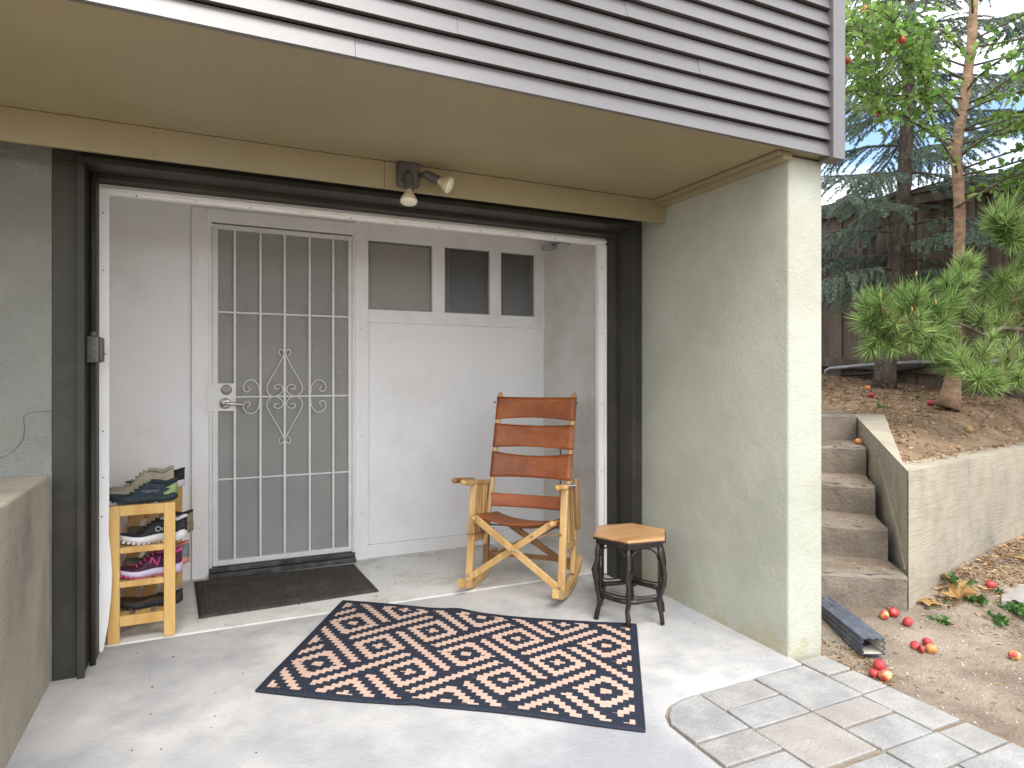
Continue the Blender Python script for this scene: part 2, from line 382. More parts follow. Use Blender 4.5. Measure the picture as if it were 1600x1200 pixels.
class B:
    def __init__(s): s.v = []; s.f = []
    def add(s, vs, fs):
        n = len(s.v)
        s.v += [tuple(v) for v in vs]
        s.f += [tuple(i + n for i in f) for f in fs]
        return s
    def box(s, x0, x1, y0, y1, z0, z1):
        return s.add([(x0, y0, z0), (x1, y0, z0), (x1, y1, z0), (x0, y1, z0), (x0, y0, z1), (x1, y0, z1), (x1, y1, z1), (x0, y1, z1)],
                     [(0, 3, 2, 1), (4, 5, 6, 7), (0, 1, 5, 4), (1, 2, 6, 5), (2, 3, 7, 6), (3, 0, 4, 7)])
    def hexa(s, b4, t4):
        return s.add(list(b4) + list(t4), [(0, 3, 2, 1), (4, 5, 6, 7), (0, 1, 5, 4), (1, 2, 6, 5), (2, 3, 7, 6), (3, 0, 4, 7)])
    def bar(s, p, q, w, h, up=(0, 0, 1)):
        """square bar from p to q: w across, h along 'up'"""
        p, q = Vector(p), Vector(q)
        d = (q - p).normalized()
        a = d.cross(Vector(up))
        if a.length < 1e-5: a = d.cross(Vector((0, 1, 0)))
        a.normalize()
        u = a.cross(d).normalized()
        a *= w / 2; u *= h / 2
        return s.hexa([p - a - u, p + a - u, p + a + u, p - a + u], [q - a - u, q + a - u, q + a + u, q - a + u])
    def prism(s, poly, z0, z1):
        n = len(poly)
        zz = z1 if hasattr(z1, '__len__') else [z1] * n
        vs = [(x, y, z0) for x, y in poly] + [(x, y, z) for (x, y), z in zip(poly, zz)]
        fs = [tuple(range(n - 1, -1, -1)), tuple(range(n, 2 * n))]
        fs += [(i, (i + 1) % n, n + (i + 1) % n, n + i) for i in range(n)]
        return s.add(vs, fs)
    def tube(s, pts, r, n=8, cap=True, round_end=False):
        pts = [Vector(p) for p in pts]
        rr = list(r) if hasattr(r, '__len__') else [r] * len(pts)
        if round_end:
            for end in (0, 1):
                i, j = (0, 1) if end == 0 else (-1, -2)
                d = (pts[i] - pts[j]).normalized()
                R0 = rr[i]
                ext, er = [], []
                for a in (.5, .8, .97):
                    ext.append(pts[i] + d * R0 * a); er.append(R0 * math.sqrt(max(0, 1 - a * a)))
                if end == 0: pts = ext[::-1] + pts; rr = er[::-1] + rr
                else: pts = pts + ext; rr = rr + er
        ref = None
        rings = []
        for i, p in enumerate(pts):
            d = (pts[min(i + 1, len(pts) - 1)] - pts[max(i - 1, 0)]).normalized()
            if ref is None:
                ref = d.orthogonal().normalized()
            ref = (ref - d * ref.dot(d))
            if ref.length < 1e-6: ref = d.orthogonal()
            ref.normalize()
            c = d.cross(ref)
            rings.append([p + (ref * math.cos(2 * math.pi * k / n) + c * math.sin(2 * math.pi * k / n)) * rr[i] for k in range(n)])
        vs = [v for ring in rings for v in ring]
        fs = []
        for i in range(len(pts) - 1):
            for k in range(n):
                fs.append((i * n + k, i * n + (k + 1) % n, (i + 1) * n + (k + 1) % n, (i + 1) * n + k))
        if cap:
            fs.append(tuple(range(n - 1, -1, -1)))
            fs.append(tuple((len(pts) - 1) * n + k for k in range(n)))
        return s.add(vs, fs)
    def lathe(s, prof, c, axis=(0, 0, 1), n=20):
        ax = Vector(axis).normalized()
        a = ax.orthogonal().normalized()
        b = ax.cross(a)
        c = Vector(c)
        vs, fs = [], []
        for r, h in prof:
            for k in range(n):
                t = 2 * math.pi * k / n
                vs.append(c + ax * h + (a * math.cos(t) + b * math.sin(t)) * r)
        for i in range(len(prof) - 1):
            for k in range(n):
                fs.append((i * n + k, i * n + (k + 1) % n, (i + 1) * n + (k + 1) % n, (i + 1) * n + k))
        fs.append(tuple(range(n - 1, -1, -1)))
        fs.append(tuple((len(prof) - 1) * n + k for k in range(n)))
        return s.add(vs, fs)
    def grid(s, fn, nu, nv):
        vs = [fn(i / nu, j / nv) for i in range(nu + 1) for j in range(nv + 1)]
        fs = [(i * (nv + 1) + j, (i + 1) * (nv + 1) + j, (i + 1) * (nv + 1) + j + 1, i * (nv + 1) + j + 1) for i in range(nu) for j in range(nv)]
        return s.add(vs, fs)
    def build(s, name, mat, parent=None, smooth=False, bevel=0.0, seg=2, at=None, thick=0.0):
        o0 = origin_of(parent) if parent else (Vector(at) if at is not None else Vector((0, 0, 0)))
        me = bpy.data.meshes.new(name)
        me.from_pydata([(v[0] - o0.x, v[1] - o0.y, v[2] - o0.z) for v in s.v], [], s.f)
        me.validate()
        bm = bmesh.new(); bm.from_mesh(me)
        bmesh.ops.recalc_face_normals(bm, faces=bm.faces[:])
        bm.to_mesh(me); bm.free()
        me.materials.append(mat)
        o = bpy.data.objects.new(name, me)
        COL.objects.link(o)
        if parent: o.parent = parent
        else: o.location = o0
        if smooth:
            me.polygons.foreach_set('use_smooth', [True] * len(me.polygons))
            me.update()
        if thick:
            so = o.modifiers.new('thickness', 'SOLIDIFY'); so.thickness = thick; so.offset = 0
        if bevel:
            bv = o.modifiers.new('edge', 'BEVEL')
            bv.width = bevel; bv.segments = seg; bv.limit_method = 'ANGLE'
        return o

def fast_mesh(name, verts, faces_n, mat, parent=None, at=(0, 0, 0), smooth=False):
    """verts (N,3) array; faces: array of index rows all of one length"""
    o0 = origin_of(parent) if parent else Vector(at)
    me = bpy.data.meshes.new(name)
    v = np.asarray(verts, dtype=np.float32) - np.array(o0, dtype=np.float32)
    f = np.asarray(faces_n, dtype=np.int32)
    k = f.shape[1]
    me.vertices.add(len(v)); me.vertices.foreach_set('co', v.ravel())
    me.loops.add(f.size); me.loops.foreach_set('vertex_index', f.ravel())
    me.polygons.add(len(f))
    me.polygons.foreach_set('loop_start', np.arange(0, f.size, k, dtype=np.int32))
    me.polygons.foreach_set('loop_total', np.full(len(f), k, dtype=np.int32))
    if smooth: me.polygons.foreach_set('use_smooth', np.ones(len(f), dtype=bool))
    me.update(calc_edges=True)
    me.materials.append(mat)
    o = bpy.data.objects.new(name, me)
    COL.objects.link(o)
    if parent: o.parent = parent
    else: o.location = o0
    return o

def copy_part(src, loc, parent, name=None):
    c = src.copy()
    COL.objects.link(c)
    c.parent = parent
    c.location = loc
    return c

def text_mesh(txt, size, mat, parent, mtx, name='lettering', extrude=.0006, shear=0.0):
    cu = bpy.data.curves.new(name, 'FONT')
    cu.body = txt; cu.size = size; cu.extrude = extrude; cu.align_x = 'CENTER'; cu.align_y = 'CENTER'; cu.shear = shear
    t = bpy.data.objects.new(name + '_tmp', cu)
    COL.objects.link(t)
    dg = bpy.context.evaluated_depsgraph_get()
    me = bpy.data.meshes.new_from_object(t.evaluated_get(dg))
    bpy.data.objects.remove(t)
    me.transform(Matrix.Translation(-origin_of(parent)) @ mtx)
    me.materials.clear(); me.materials.append(mat)
    o = bpy.data.objects.new(name, me)
    COL.objects.link(o)
    o.parent = parent
    return o

def roughen(o, strength, size, levels=5):
    """uneven cast or rendered faces: fine subdivision and a small cloud displacement"""
    o.modifiers.clear()
    sd = o.modifiers.new('fine', 'SUBSURF'); sd.subdivision_type = 'SIMPLE'; sd.levels = levels; sd.render_levels = levels
    tx_ = bpy.data.textures.new('lumps', 'CLOUDS'); tx_.noise_scale = size; tx_.noise_depth = 4
    dp = o.modifiers.new('lumps', 'DISPLACE'); dp.texture = tx_; dp.texture_coords = 'LOCAL'; dp.strength = strength; dp.mid_level = .5
    for p in o.data.polygons: p.use_smooth = False

# ------------------------------------------------------------------ the setting: ground, slabs, pavers
def wobble(x, y, s=1.0):
    return (math.sin(x * 2.1 * s + 1.3) * math.cos(y * 1.7 * s + .4) + .5 * math.sin(x * 5.3 * s + y * 4.1 * s))

def sstep(a, b, x):
    t = max(0., min(1., (x - a) / (b - a)))
    return t * t * (3 - 2 * t)

def ground_z(x, y):
    z = -.055
    if x > 2.3:
        z += (.07 * sstep(1.6, 2.3, y) + .02 * sstep(2.6, 4.0, x)) * sstep(2.4, 3.0, x) * (1 - sstep(6, 8, y))
        z += .010 * wobble(x, y, 1.2) * sstep(2.45, 2.8, x)
        # bank of soil against the garden wall
        wy = 2.10 + (x - 3.18) * .2056
        dist = wy - y
        if x > 3.15: z += .10 * sstep(3.2, 3.9, x) * (1 - sstep(0, .45, dist)) * (1 - sstep(9, 12, x))
    return z

def axis(dense0, dense1, step, far):
    a = list(np.arange(dense0, dense1 + 1e-6, step))
    lo, hi, k = [], [], 1.0
    p, q, st = dense0, dense1, step
    while q < far:
        st *= 1.5; q += st; hi.append(q); p -= st; lo.append(p)
    return lo[::-1] + a + hi
gx, gy = axis(2.2, 7.0, .08, 260), axis(-1.0, 3.2, .08, 260)
gv = [(x, y, ground_z(x, y)) for x in gx for y in gy]
ny = len(gy)
gf = [(i * ny + j, (i + 1) * ny + j, (i + 1) * ny + j + 1, i * ny + j + 1) for i in range(len(gx) - 1) for j in range(ny - 1)]
g = fast_mesh('ground', gv, gf, M['dirt'], smooth=True)
tag(g, 'bare dusty dirt ground beside the patio and around the house', kind='structure')

SLAB_Z = lambda y: -.006 - .022 * (3.33 - y) / 1.35
sb = B()
sp = [(-.9, .3), (1.448, .3), (1.448, 1.80), (1.475, 1.86), (1.53, 1.91), (1.62, 1.935), (2.27, 1.95), (2.27, 3.332), (-.9, 3.332)]
sb.prism(sp, -.2, [SLAB_Z(y) for x, y in sp])
o = sb.build('concrete_slab', M['slab'], bevel=.004)
tag(o, 'pale stained concrete slab in front of the recess', kind='structure')
slab_o = o
for pts in ([(1.98, 3.28), (2.02, 3.05), (2.12, 2.90), (2.24, 2.86)],):
    pp_ = []
    for (xa, ya), (xb, yb) in zip(pts, pts[1:]):
        for f in (0, .33, .66): pp_.append((xa + (xb - xa) * f + rng.uniform(-.012, .012), ya + (yb - ya) * f + rng.uniform(-.01, .01)))
    B().tube([(x, y, SLAB_Z(y)) for x, y in pp_], [.0009 + .0005 * rng.random() for _ in pp_], 4).build('crack', M['crack'], slab_o)
o = B().box(-.62, 2.25, 3.336, 4.30, -.2, 0).build('porch_floor', M['porch'], bevel=.003)
tag(o, 'worn white painted floor inside the recess', kind='structure')

path = B().prism([(1.452, .3), (2.43, .3), (2.43, 1.99), (2.29, 1.99), (2.28, 1.952), (1.62, 1.937), (1.53, 1.912), (1.476, 1.862), (1.45, 1.80)], -.2, -.040).build('paver_path', M['dirt'])
tag(path, 'path of large grey and rose pavers at the slab edge', kind='structure')
def paver(poly, mi, top):
    b = B()
    cx = sum(p[0] for p in poly) / len(poly); cy = sum(p[1] for p in poly) / len(poly)
    pp = []
    for x, y in poly:
        pp.append((x + (.005 if x < cx else -.005) + rng.uniform(-.002, .002), y + (.005 if y < cy else -.005) + rng.uniform(-.002, .002)))
    b.prism(pp, -.11, [top + rng.uniform(-.003, .003) for _ in pp])
    return b.build('paver', PAVE[mi], path, bevel=.0045, seg=3)
def rect(x0, x1, y0, y1): return [(x0, y0), (x1, y0), (x1, y1), (x0, y1)]
pv = [([(1.455, 1.675), (1.70, 1.675), (1.70, 1.938), (1.62, 1.932), (1.535, 1.905), (1.482, 1.858), (1.456, 1.80)], 0),
      (rect(1.70, 1.985, 1.80, 1.938), 1), (rect(1.70, 1.985, 1.66, 1.80), 0), (rect(1.985, 2.275, 1.665, 1.945), 0),
      (rect(2.275, 2.425, 1.83, 1.985), 1), (rect(2.275, 2.425, 1.67, 1.83), 1),
      (rect(1.455, 1.70, 1.53, 1.675), 1), (rect(1.70, 1.985, 1.40, 1.66), 2), (rect(1.985, 2.255, 1.53, 1.665), 2),
      (rect(1.985, 2.255, 1.385, 1.53), 0), (rect(2.255, 2.42, 1.395, 1.67), 1)]
yy = 1.385
for row in range(7):
    x = 1.455
    y0 = yy - .145
    cuts = [1.455, 1.70, 1.985, 2.255, 2.42] if row % 2 == 0 else [1.455, 1.60, 1.86, 2.12, 2.42]
    for a, bb in zip(cuts, cuts[1:]): pv.append((rect(a, bb, y0, yy - (0.0 if row else (-.0 if a >= 1.98 else -.0))), rng.choice([0, 0, 1, 2])))
    yy = y0
pv = [p for p in pv]
for poly, mi in pv:
    paver(poly, mi, -.030)
paver(rect(1.455, 1.70, 1.385, 1.53), 0, -.030)

# upper terrace
def bank(x, y):
    # distance behind the wall's front line
    return (y - (2.10 + (x - 3.18) * .2056)) * .9795
def terrace_z(x, y):
    t = .4236 * x + .9059 * y
    base = .915 + .122 * (t - 4.9)
    base = min(base, 1.45)
    d = bank(x, y)
    k = sstep(.05, .48, d)
    z = .690 * (1 - k) + base * k
    return z + .012 * wobble(x, y, 1.5) * k
tx = list(np.arange(3.2, 9.0, .09)) + list(np.arange(9.2, 40, 2.5))
ty = list(np.linspace(0, 1, 56))
tv, tf = [], []
CK0, CK1 = (3.24, 2.14), (4.06, 3.03)
tx = list(np.arange(4.06, 9.0, .09)) + list(np.arange(9.2, 40, 2.5))
def front_y(x): return 2.10 + (x - 3.18) * .2056
for x in tx:
    ylow = front_y(x) + .12
    for t in ty:
        y = ylow + (30 - ylow) * t ** 3.2
        tv.append((x, y, terrace_z(x, y)))
n = len(ty)
tf = [(i * n + j, (i + 1) * n + j, (i + 1) * n + j + 1, i * n + j + 1) for i in range(len(tx) - 1) for j in range(n - 1)]
# the corner between the cheek and the front wall
n0 = len(tv)
cx_ = np.linspace(3.42, 4.061, 16)
for x in cx_:
    y0, y1 = front_y(x) + .12, 2.14 + (x - 3.24) * 1.085 - .02
    for t in np.linspace(0, 1, 16):
        y = y0 + (y1 - y0) * t
        tv.append((x, y, terrace_z(x, y)))
tf += [(n0 + i * 16 + j, n0 + (i + 1) * 16 + j, n0 + (i + 1) * 16 + j + 1, n0 + i * 16 + j + 1) for i in range(15) for j in range(15)]
ter = fast_mesh('garden_terrace', tv, tf, M['terrace_dirt'], smooth=True)
tag(ter, 'raised bed of brown dirt behind the garden wall', kind='structure')
def path_pt(u, v):
    x = 2.49 + 1.60 * u
    y = 3.005 + (4.025 - x) * .486 + .25 + 26 * v ** 2.5
    return (x, y, terrace_z(4.1, max(y, 3.2)) - .006 + .004 * wobble(x * 3, y * 3))
lt = B().grid(path_pt, 14, 30)
o = lt.build('garden_path', M['terrace_dirt'], smooth=True)
tag(o, 'strip of dirt at the head of the steps', kind='structure')

# ------------------------------------------------------------------ the house
house = thing('house', (0.8, 3.3, 0), 'house corner with sage stucco, grey lap siding and a white recessed entry', 'house')
SOF = 2.152
XL = -4.5
B().box(XL, -.567, 3.060, 3.35, -.2, 2.258).build('stucco_wall', M['stucco_shaded'], house, bevel=.004)
B().box(XL, 2.2605, 2.8425, 3.0555, 2.26, 2.30).build('header_ceiling', M['casing'], house)
pier = B().box(2.262, 2.470, 2.012, 8.0, -.2, SOF - .004).build('stucco_pier', M['stucco'], house, bevel=.012, seg=3)
pier['label'] = 'sage green stucco pier at the right of the entry'
# soffit panels with a seam
B().box(XL, .62, 1.972, 2.842, SOF, SOF + .02).build('soffit_panel', M['soffit'], house)
B().box(.6208, 2.262, 1.972, 2.842, SOF + .0006, SOF + .02).build('soffit_panel', M['soffit'], house)
B().box(2.262, 2.48, 1.972, 2.842, SOF + .002, SOF + .02).build('soffit_panel', M['soffit'], house)
B().box(XL, .70, 2.84, 2.862, 2.030, SOF - .001).build('header_board', M['soffit'], house, bevel=.003)
B().box(.7008, 2.260, 2.8405, 2.862, 2.030, SOF - .001).build('header_board', M['soffit'], house, bevel=.003)
B().box(2.205, 2.2605, 1.99, 2.838, 2.118, SOF - .002).build('soffit_trim', M['soffit'], house, bevel=.002)
B().box(2.178, 2.2045, 1.99, 2.838, 2.136, SOF - .002).build('soffit_trim', M['soffit'], house, bevel=.002)
# dark casing round the opening
OT = 2.047
def casing(*a): return B().box(*a).build('door_casing', M['casing'], house, bevel=.003)
casing(-.566, -.464, 3.056, 3.33, -.06, OT)
casing(2.188, 2.2605, 3.056, 3.33, -.02, OT)
casing(-.566, 2.2605, 3.0565, 3.33, OT + .0005, 2.35)
B().box(-.482, -.457, 3.035, 3.0555, -.05, OT + .02).build('casing_stop', M['casing'], house, bevel=.002)
B().box(2.180, 2.204, 3.035, 3.0555, -.015, OT + .02).build('casing_stop', M['casing'], house, bevel=.002)
B().box(-.457, 2.180, 3.036, 3.0555, OT - .004, OT + .02).build('casing_stop', M['casing'], house, bevel=.002)
B().box(-.464, -.440, 3.20, 3.29, -.03, OT).build('casing_stop', M['casing'], house, bevel=.002)
B().box(2.166, 2.188, 3.20, 3.29, -.01, OT).build('casing_stop', M['casing'], house, bevel=.002)
B().box(-.440, 2.166, 3.20, 3.29, OT - .022, OT).build('casing_stop', M['casing'], house, bevel=.002)
# white vinyl strips round the recess
def vinyl(*a): return B().box(*a).build('vinyl_strip', M['vinyl'], house, bevel=.003)
vinyl(-.440, 2.166, 3.292, 3.325, 1.985, OT - .024)
vinyl(-.440, 2.166, 3.275, 3.2915, 1.998, 2.012)
vinyl(2.118, 2.165, 3.293, 3.330, .0, 1.984)
vinyl(2.150, 2.1655, 3.275, 3.2925, .0, 1.984)
vs_ = B()
pts = [(0, 2.02), (.0, .62), (-.002, .50), (.006, .42), (.011, .33), (.007, .22), (-.004, .11), (-.018, .02), (-.024, -.015)]
prev = None
for (dx, z), (dx2, z2) in zip(pts, pts[1:]):
    vs_.hexa([(-.449 + dx2, 3.285, z2), (-.404 + dx2, 3.289, z2), (-.404 + dx2, 3.297, z2), (-.449 + dx2, 3.293, z2)],
             [(-.449 + dx, 3.285, z), (-.404 + dx, 3.289, z), (-.404 + dx, 3.297, z), (-.449 + dx, 3.293, z)])
vs_.build('loose_vinyl_strip', M['vinyl'], house)
scr = B().lathe([(.0035, 0), (.003, .0015)], (0, 0, 0), (0, -1, 0), 8).build('screw', M['steel_dark'])
scr.parent = house
def screws(plist):
    for p in plist:
        copy_part(scr, Vector(p) - Vector(house.location), house)
screws([(x, 3.2915, 1.990 + .003 * (i % 2)) for i, x in enumerate(np.linspace(-.3, 2.05, 11))])
screws([(2.14, 3.2925, z) for z in (.25, .62, 1.02, 1.45, 1.85)])
screws([(-.425, 3.2845, z) for z in (.75, .95, 1.3, 1.65, 1.9)])
scr.location = Vector((-.43, 3.2845, .58)) - Vector(house.location)
nail = B().lathe([(.0032, 0), (.0028, .0012)], (0, 0, 0), (0, 0, -1), 8).build('nail', M['soffit'])
nail.parent = house
nl = [(x, y) for x in np.arange(-1.0, 2.2, .405) for y in (2.02, 2.42, 2.80)]
for i, (x, y) in enumerate(nl):
    q = Vector((x + rng.uniform(-.02, .02), y + rng.uniform(-.01, .01), SOF - .0002)) - Vector(house.location)
    if i == 0: nail.location = q
    else: copy_part(nail, q, house)
screws([(x, 2.8395, z) for x in (-.2, .35, 1.2, 1.75) for z in (2.05, 2.13)])
# siding: one board per course
def siding(x0, x1, z, dy):
    b_ = B()
    b_.hexa([(x0, 1.930 + dy, z), (x1, 1.930 + dy, z), (x1, 1.958, z + .004), (x0, 1.958, z + .004)], [(x0, 1.9475 + dy, z + .0655), (x1, 1.9475 + dy, z + .0655), (x1, 1.962, z + .0650), (x0, 1.962, z + .0650)])
    return b_.build('siding_board', M['siding'], house, bevel=.0008, seg=1)
for k in range(20):
    z = 2.138 + .0705 * k + rng.uniform(-.001, .001)
    j = [.42, 1.17, .78, 1.62, .10, 1.35][k % 6] + rng.uniform(-.1, .1)
    siding(XL, j, z, rng.uniform(-.0012, .0012))
    siding(j + .0006, 2.418, z + rng.uniform(-.0015, .0015), rng.uniform(-.0012, .0012))
B().box(XL, 2.418, 1.968, 2.0, 2.175, 3.6).build('siding_backing', M['casing'], house)
B().box(2.4185, 2.493, 1.915, 1.990, 2.128, 3.6).build('corner_trim', M['siding'], house, bevel=.003)
B().box(2.455, 2.488, 1.9905, 8.0, 2.150, 3.6).build('side_siding', M['siding'], house)
B().box(XL, 2.45, 2.0, 8.0, 3.55, 3.6).build('upper_floor', M['casing'], house)
# recess: walls and ceiling
B().box(-.64, -.60, 3.332, 4.35, -.1, 2.4).build('recess_wall', M['white'], house)
B().box(2.236, 2.2615, 3.332, 4.35, -.1, 2.4).build('recess_wall', M['plaster'], house)
B().box(-.60, 2.236, 3.331, 4.35, 2.32, 2.4).build('recess_ceiling', M['white'], house)
YW = 4.22
# back wall built round the door and the three windows
WZ0, WZ1 = 1.632, 2.085
WIN = [(.934, 1.369), (1.461, 1.797), (1.887, 2.155)]
def wallp(x0, x1, z0, z1, y=YW, m='white', nm='wall_panel', d=.06):
    return B().box(x0, x1, y, y + d, z0, z1).build(nm, M[m], house, bevel=.0012)
wallp(-.60, -.105, .105, 2.32, YW + .004)
wallp(-.60, -.105, -.02, .104, YW - .006, 'white_trim', 'baseboard')
wallp(-.104, .934, 2.185, 2.32, YW + .002)
wallp(.930, 2.236, .088, 1.545, YW + .004)
wallp(.930, 2.236, -.02, .087, YW - .006, 'white_trim', 'baseboard')
wallp(.930, 2.236, 1.546, WZ0, YW - .004, 'white_trim', 'window_rail')
wallp(.930, 2.236, WZ1, 2.32, YW, 'white_trim', 'window_rail')
wallp(1.370, 1.460, WZ0 + .0005, WZ1 - .0005, YW - .003, 'white_trim', 'window_mullion')
wallp(1.798, 1.886, WZ0 + .0005, WZ1 - .0005, YW - .003, 'white_trim', 'window_mullion')
wallp(2.156, 2.2355, WZ0 + .0005, WZ1 - .0005, YW - .003, 'white_trim', 'window_mullion')
for i, (a, b_) in enumerate(WIN):
    w = B()
    fr = .010
    w.box(a + .0005, b_ - .0005, YW + .018, YW + .03, WZ0 + .0005, WZ0 + fr).box(a + .0005, b_ - .0005, YW + .018, YW + .03, WZ1 - fr, WZ1 - .0005)
    w.box(a + .0005, a + fr, YW + .0182, YW + .0302, WZ0 + fr, WZ1 - fr).box(b_ - fr, b_ - .0005, YW + .0182, YW + .0302, WZ0 + fr, WZ1 - fr)
    wf = w.build('window', M['steel_dark'], house)
    B().box(a + fr, b_ - fr, YW + .022, YW + .027, WZ0 + fr, WZ1 - fr).build('pane', M['pane_pale'] if i == 0 else M['pane'], wf)
    B().box(a, b_, YW + .062, YW + .066, WZ0 - .02, WZ1 + .02).build('pane_backing', M['pane_backing'] if i == 0 else M['room'], wf)  # left pane has a blind, the others a dark board painted as room darkness
    if i == 1: B().box(a, a + .05, YW + .050, YW + .058, WZ0, WZ1).build('pane_backing', M['pane_backing'], wf)
# door trim
B().box(-.104, -.012, YW - .022, YW + .06, .0, 2.184).build('door_trim', M['white_trim'], house, bevel=.003)
B().box(.842, .929, YW - .022, YW + .06, .0, 2.30).build('door_trim', M['white_trim'], house, bevel=.003)
B().box(-.0115, .8415, YW - .0215, YW + .06, 2.106, 2.184).build('door_trim', M['white_trim'], house, bevel=.003)
screws([(-.06, YW - .022, z) for z in (.18, .3)] + [(.885, YW - .022, z) for z in (.3, .8, 1.5, 1.9)])
# ---- security door
YD = 4.196
door = B()
DX0, DX1, DZ0, DZ1 = .006, .822, .066, 2.094
door.box(DX0, DX0 + .030, YD, YD + .028, DZ0, DZ1).box(DX1 - .022, DX1, YD, YD + .028, DZ0, DZ1)
door.box(DX0 + .030, DX1 - .022, YD + .0005, YD + .0275, DZ1 - .026, DZ1).box(DX0 + .030, DX1 - .022, YD + .0005, YD + .0275, DZ0, DZ0 + .030)
sdoor = door.build('security_door', M['gate_white'], house, bevel=.002)
sdoor['label'] = 'white metal security door with bars and scrollwork'
for a, b_ in ((-.0115, .0045), (.8235, .8415)):
    B().box(a, b_, YD - .004, YD + .022, .05, 2.105).build('door_jamb', M['gate_white'], house, bevel=.002)
def bar(x0, x1, z0, z1, y0=YD + .004, y1=YD + .020): return B().box(x0, x1, y0, y1, z0, z1).build('bar', M['gate_white'], sdoor, bevel=.002)
for x in (.128, .272, .412, .561, .706):
    bar(x - .0065, x + .0065, DZ0 + .03, DZ1 - .026)
for z in (1.575, 1.068, .577):
    bar(DX0 + .030 if z != 1.068 else .135, DX1 - .022, z - .005, z + .005, YD + .0065, YD + .0175)
B().box(.030, .806, YD + .021, YD + .0225, DZ0 + .02, DZ1 - .02).build('insect_screen', M['screen'], sdoor)
B().box(-.026, .134, YD - .006, YD + .003, .985, 1.150).build('lock_plate', M['gate_white'], sdoor, bevel=.001)
B().lathe([(.030, 0), (.030, .006), (.026, .012), (.017, .013), (.016, .009), (.008, .009), (.008, .014), (.001, .014)], (.082, YD - .006, 1.112), (0, -1, 0), 24).build('deadbolt', M['steel_dark'], sdoor, smooth=False)
hd = B().lathe([(.032, 0), (.032, .006), (.026, .012), (.013, .016), (.013, .045), (.001, .047)], (.075, YD - .006, 1.030), (0, -1, 0), 24).build('door_handle', M['steel'], sdoor)
B().tube([(.075, YD - .05, 1.030), (.10, YD - .053, 1.030), (.14, YD - .05, 1.027), (.175, YD - .043, 1.022)], [.011, .010, .009, .007], 10, round_end=True).build('lever', M['steel'], sdoor, smooth=True)
# scrollwork
def scroll(pts, y=YD - .001):
    # smooth the polyline
    P = [Vector((x, y, z)) for x, z in pts]
    out = []
    for i in range(len(P) - 1):
        p0, p1, p2, p3 = P[max(i - 1, 0)], P[i], P[i + 1], P[min(i + 2, len(P) - 1)]
        for k in range(6):
            t = k / 6
            out.append(.5 * ((2 * p1) + (-p0 + p2) * t + (2 * p0 - 5 * p1 + 4 * p2 - p3) * t * t + (-p0 + 3 * p1 - 3 * p2 + p3) * t ** 3))
    out.append(P[-1])
    return B().tube(out, .0032, 6).build('scroll', M['gate_white'], sdoor, smooth=True)
cx, cz = .412, 1.068
half = [(.003, .262), (.018, .292), (.030, .276), (.022, .258)]
def hh(sx, sz):
    pts = [(.022, .250), (.034, .268), (.026, .290), (.010, .284), (.006, .258), (.045, .175), (.092, .090), (.104, .050), (.094, .018), (.068, .002), (.034, .010), (.012, .035),
           (.016, .062), (.040, .074), (.060, .064), (.056, .046), (.034, .046)]
    return [(cx + sx * a, cz + sz * b_) for a, b_ in pts]
for sx in (-1, 1):
    for sz in (-1, 1):
        scroll(hh(sx, sz))
        bx = .272 if sx < 0 else .561
        pts = [(.006, .020), (.010, .060), (.036, .098), (.072, .098), (.096, .068), (.090, .036), (.070, .030), (.060, .046), (.074, .062)]
        scroll([(bx + sx * a, cz + sz * b_) for a, b_ in pts])
for z in (.30, 1.06, 1.86):
    B().tube([(.828, YD - .006, z - .04), (.828, YD - .006, z + .04)], .007, 8).build('hinge', M['gate_white'], sdoor)
# inner door, threshold
B().box(-.011, .841, YW + .080, YW + .12, .05, 2.105).build('inner_door', M['inner_door'], house)
B().box(.09, .75, YW + .072, YW + .0795, .25, 1.98).build('inner_door_glass', M['inner_glass'], house)
B().box(-.0115, .8415, 4.150, YW + .079, .0, .030).build('threshold', M['rust'], house, bevel=.004)
B().box(-.0115, .8415, 4.185, YW + .079, .0305, .058).build('threshold', M['rust'], house, bevel=.004)
B().box(.008, .820, YD + .002, YD + .02, .060, .0655).build('door_sweep', M['steel_dark'], house)
# crack in the left wall
ck = [(-.567, 1.052), (-.60, 1.052), (-.645, 1.045), (-.66, 1.03), (-.655, .985), (-.66, .945), (-.69, .90), (-.72, .88), (-.76, .875)]
B().tube([(x, 3.0595, z) for x, z in ck], [.0013, .001, .0014, .0010, .0014, .0012, .0010, .0009, .0005], 5).build('crack', M['crack'], house)

# low concrete wall at the left
o = B().prism([(-4.5, .2), (-.585, .2), (-.578, 2.0), (-.572, 3.054), (-4.5, 3.054)], -.2, [.785, .785, .788, .800, .800]).build('low_concrete_wall', M['concrete_wall'], bevel=.010, seg=3, at=(-.6, 2.0, 0))
tag(o, 'low weathered concrete wall with a flat top beside the stucco', 'wall')

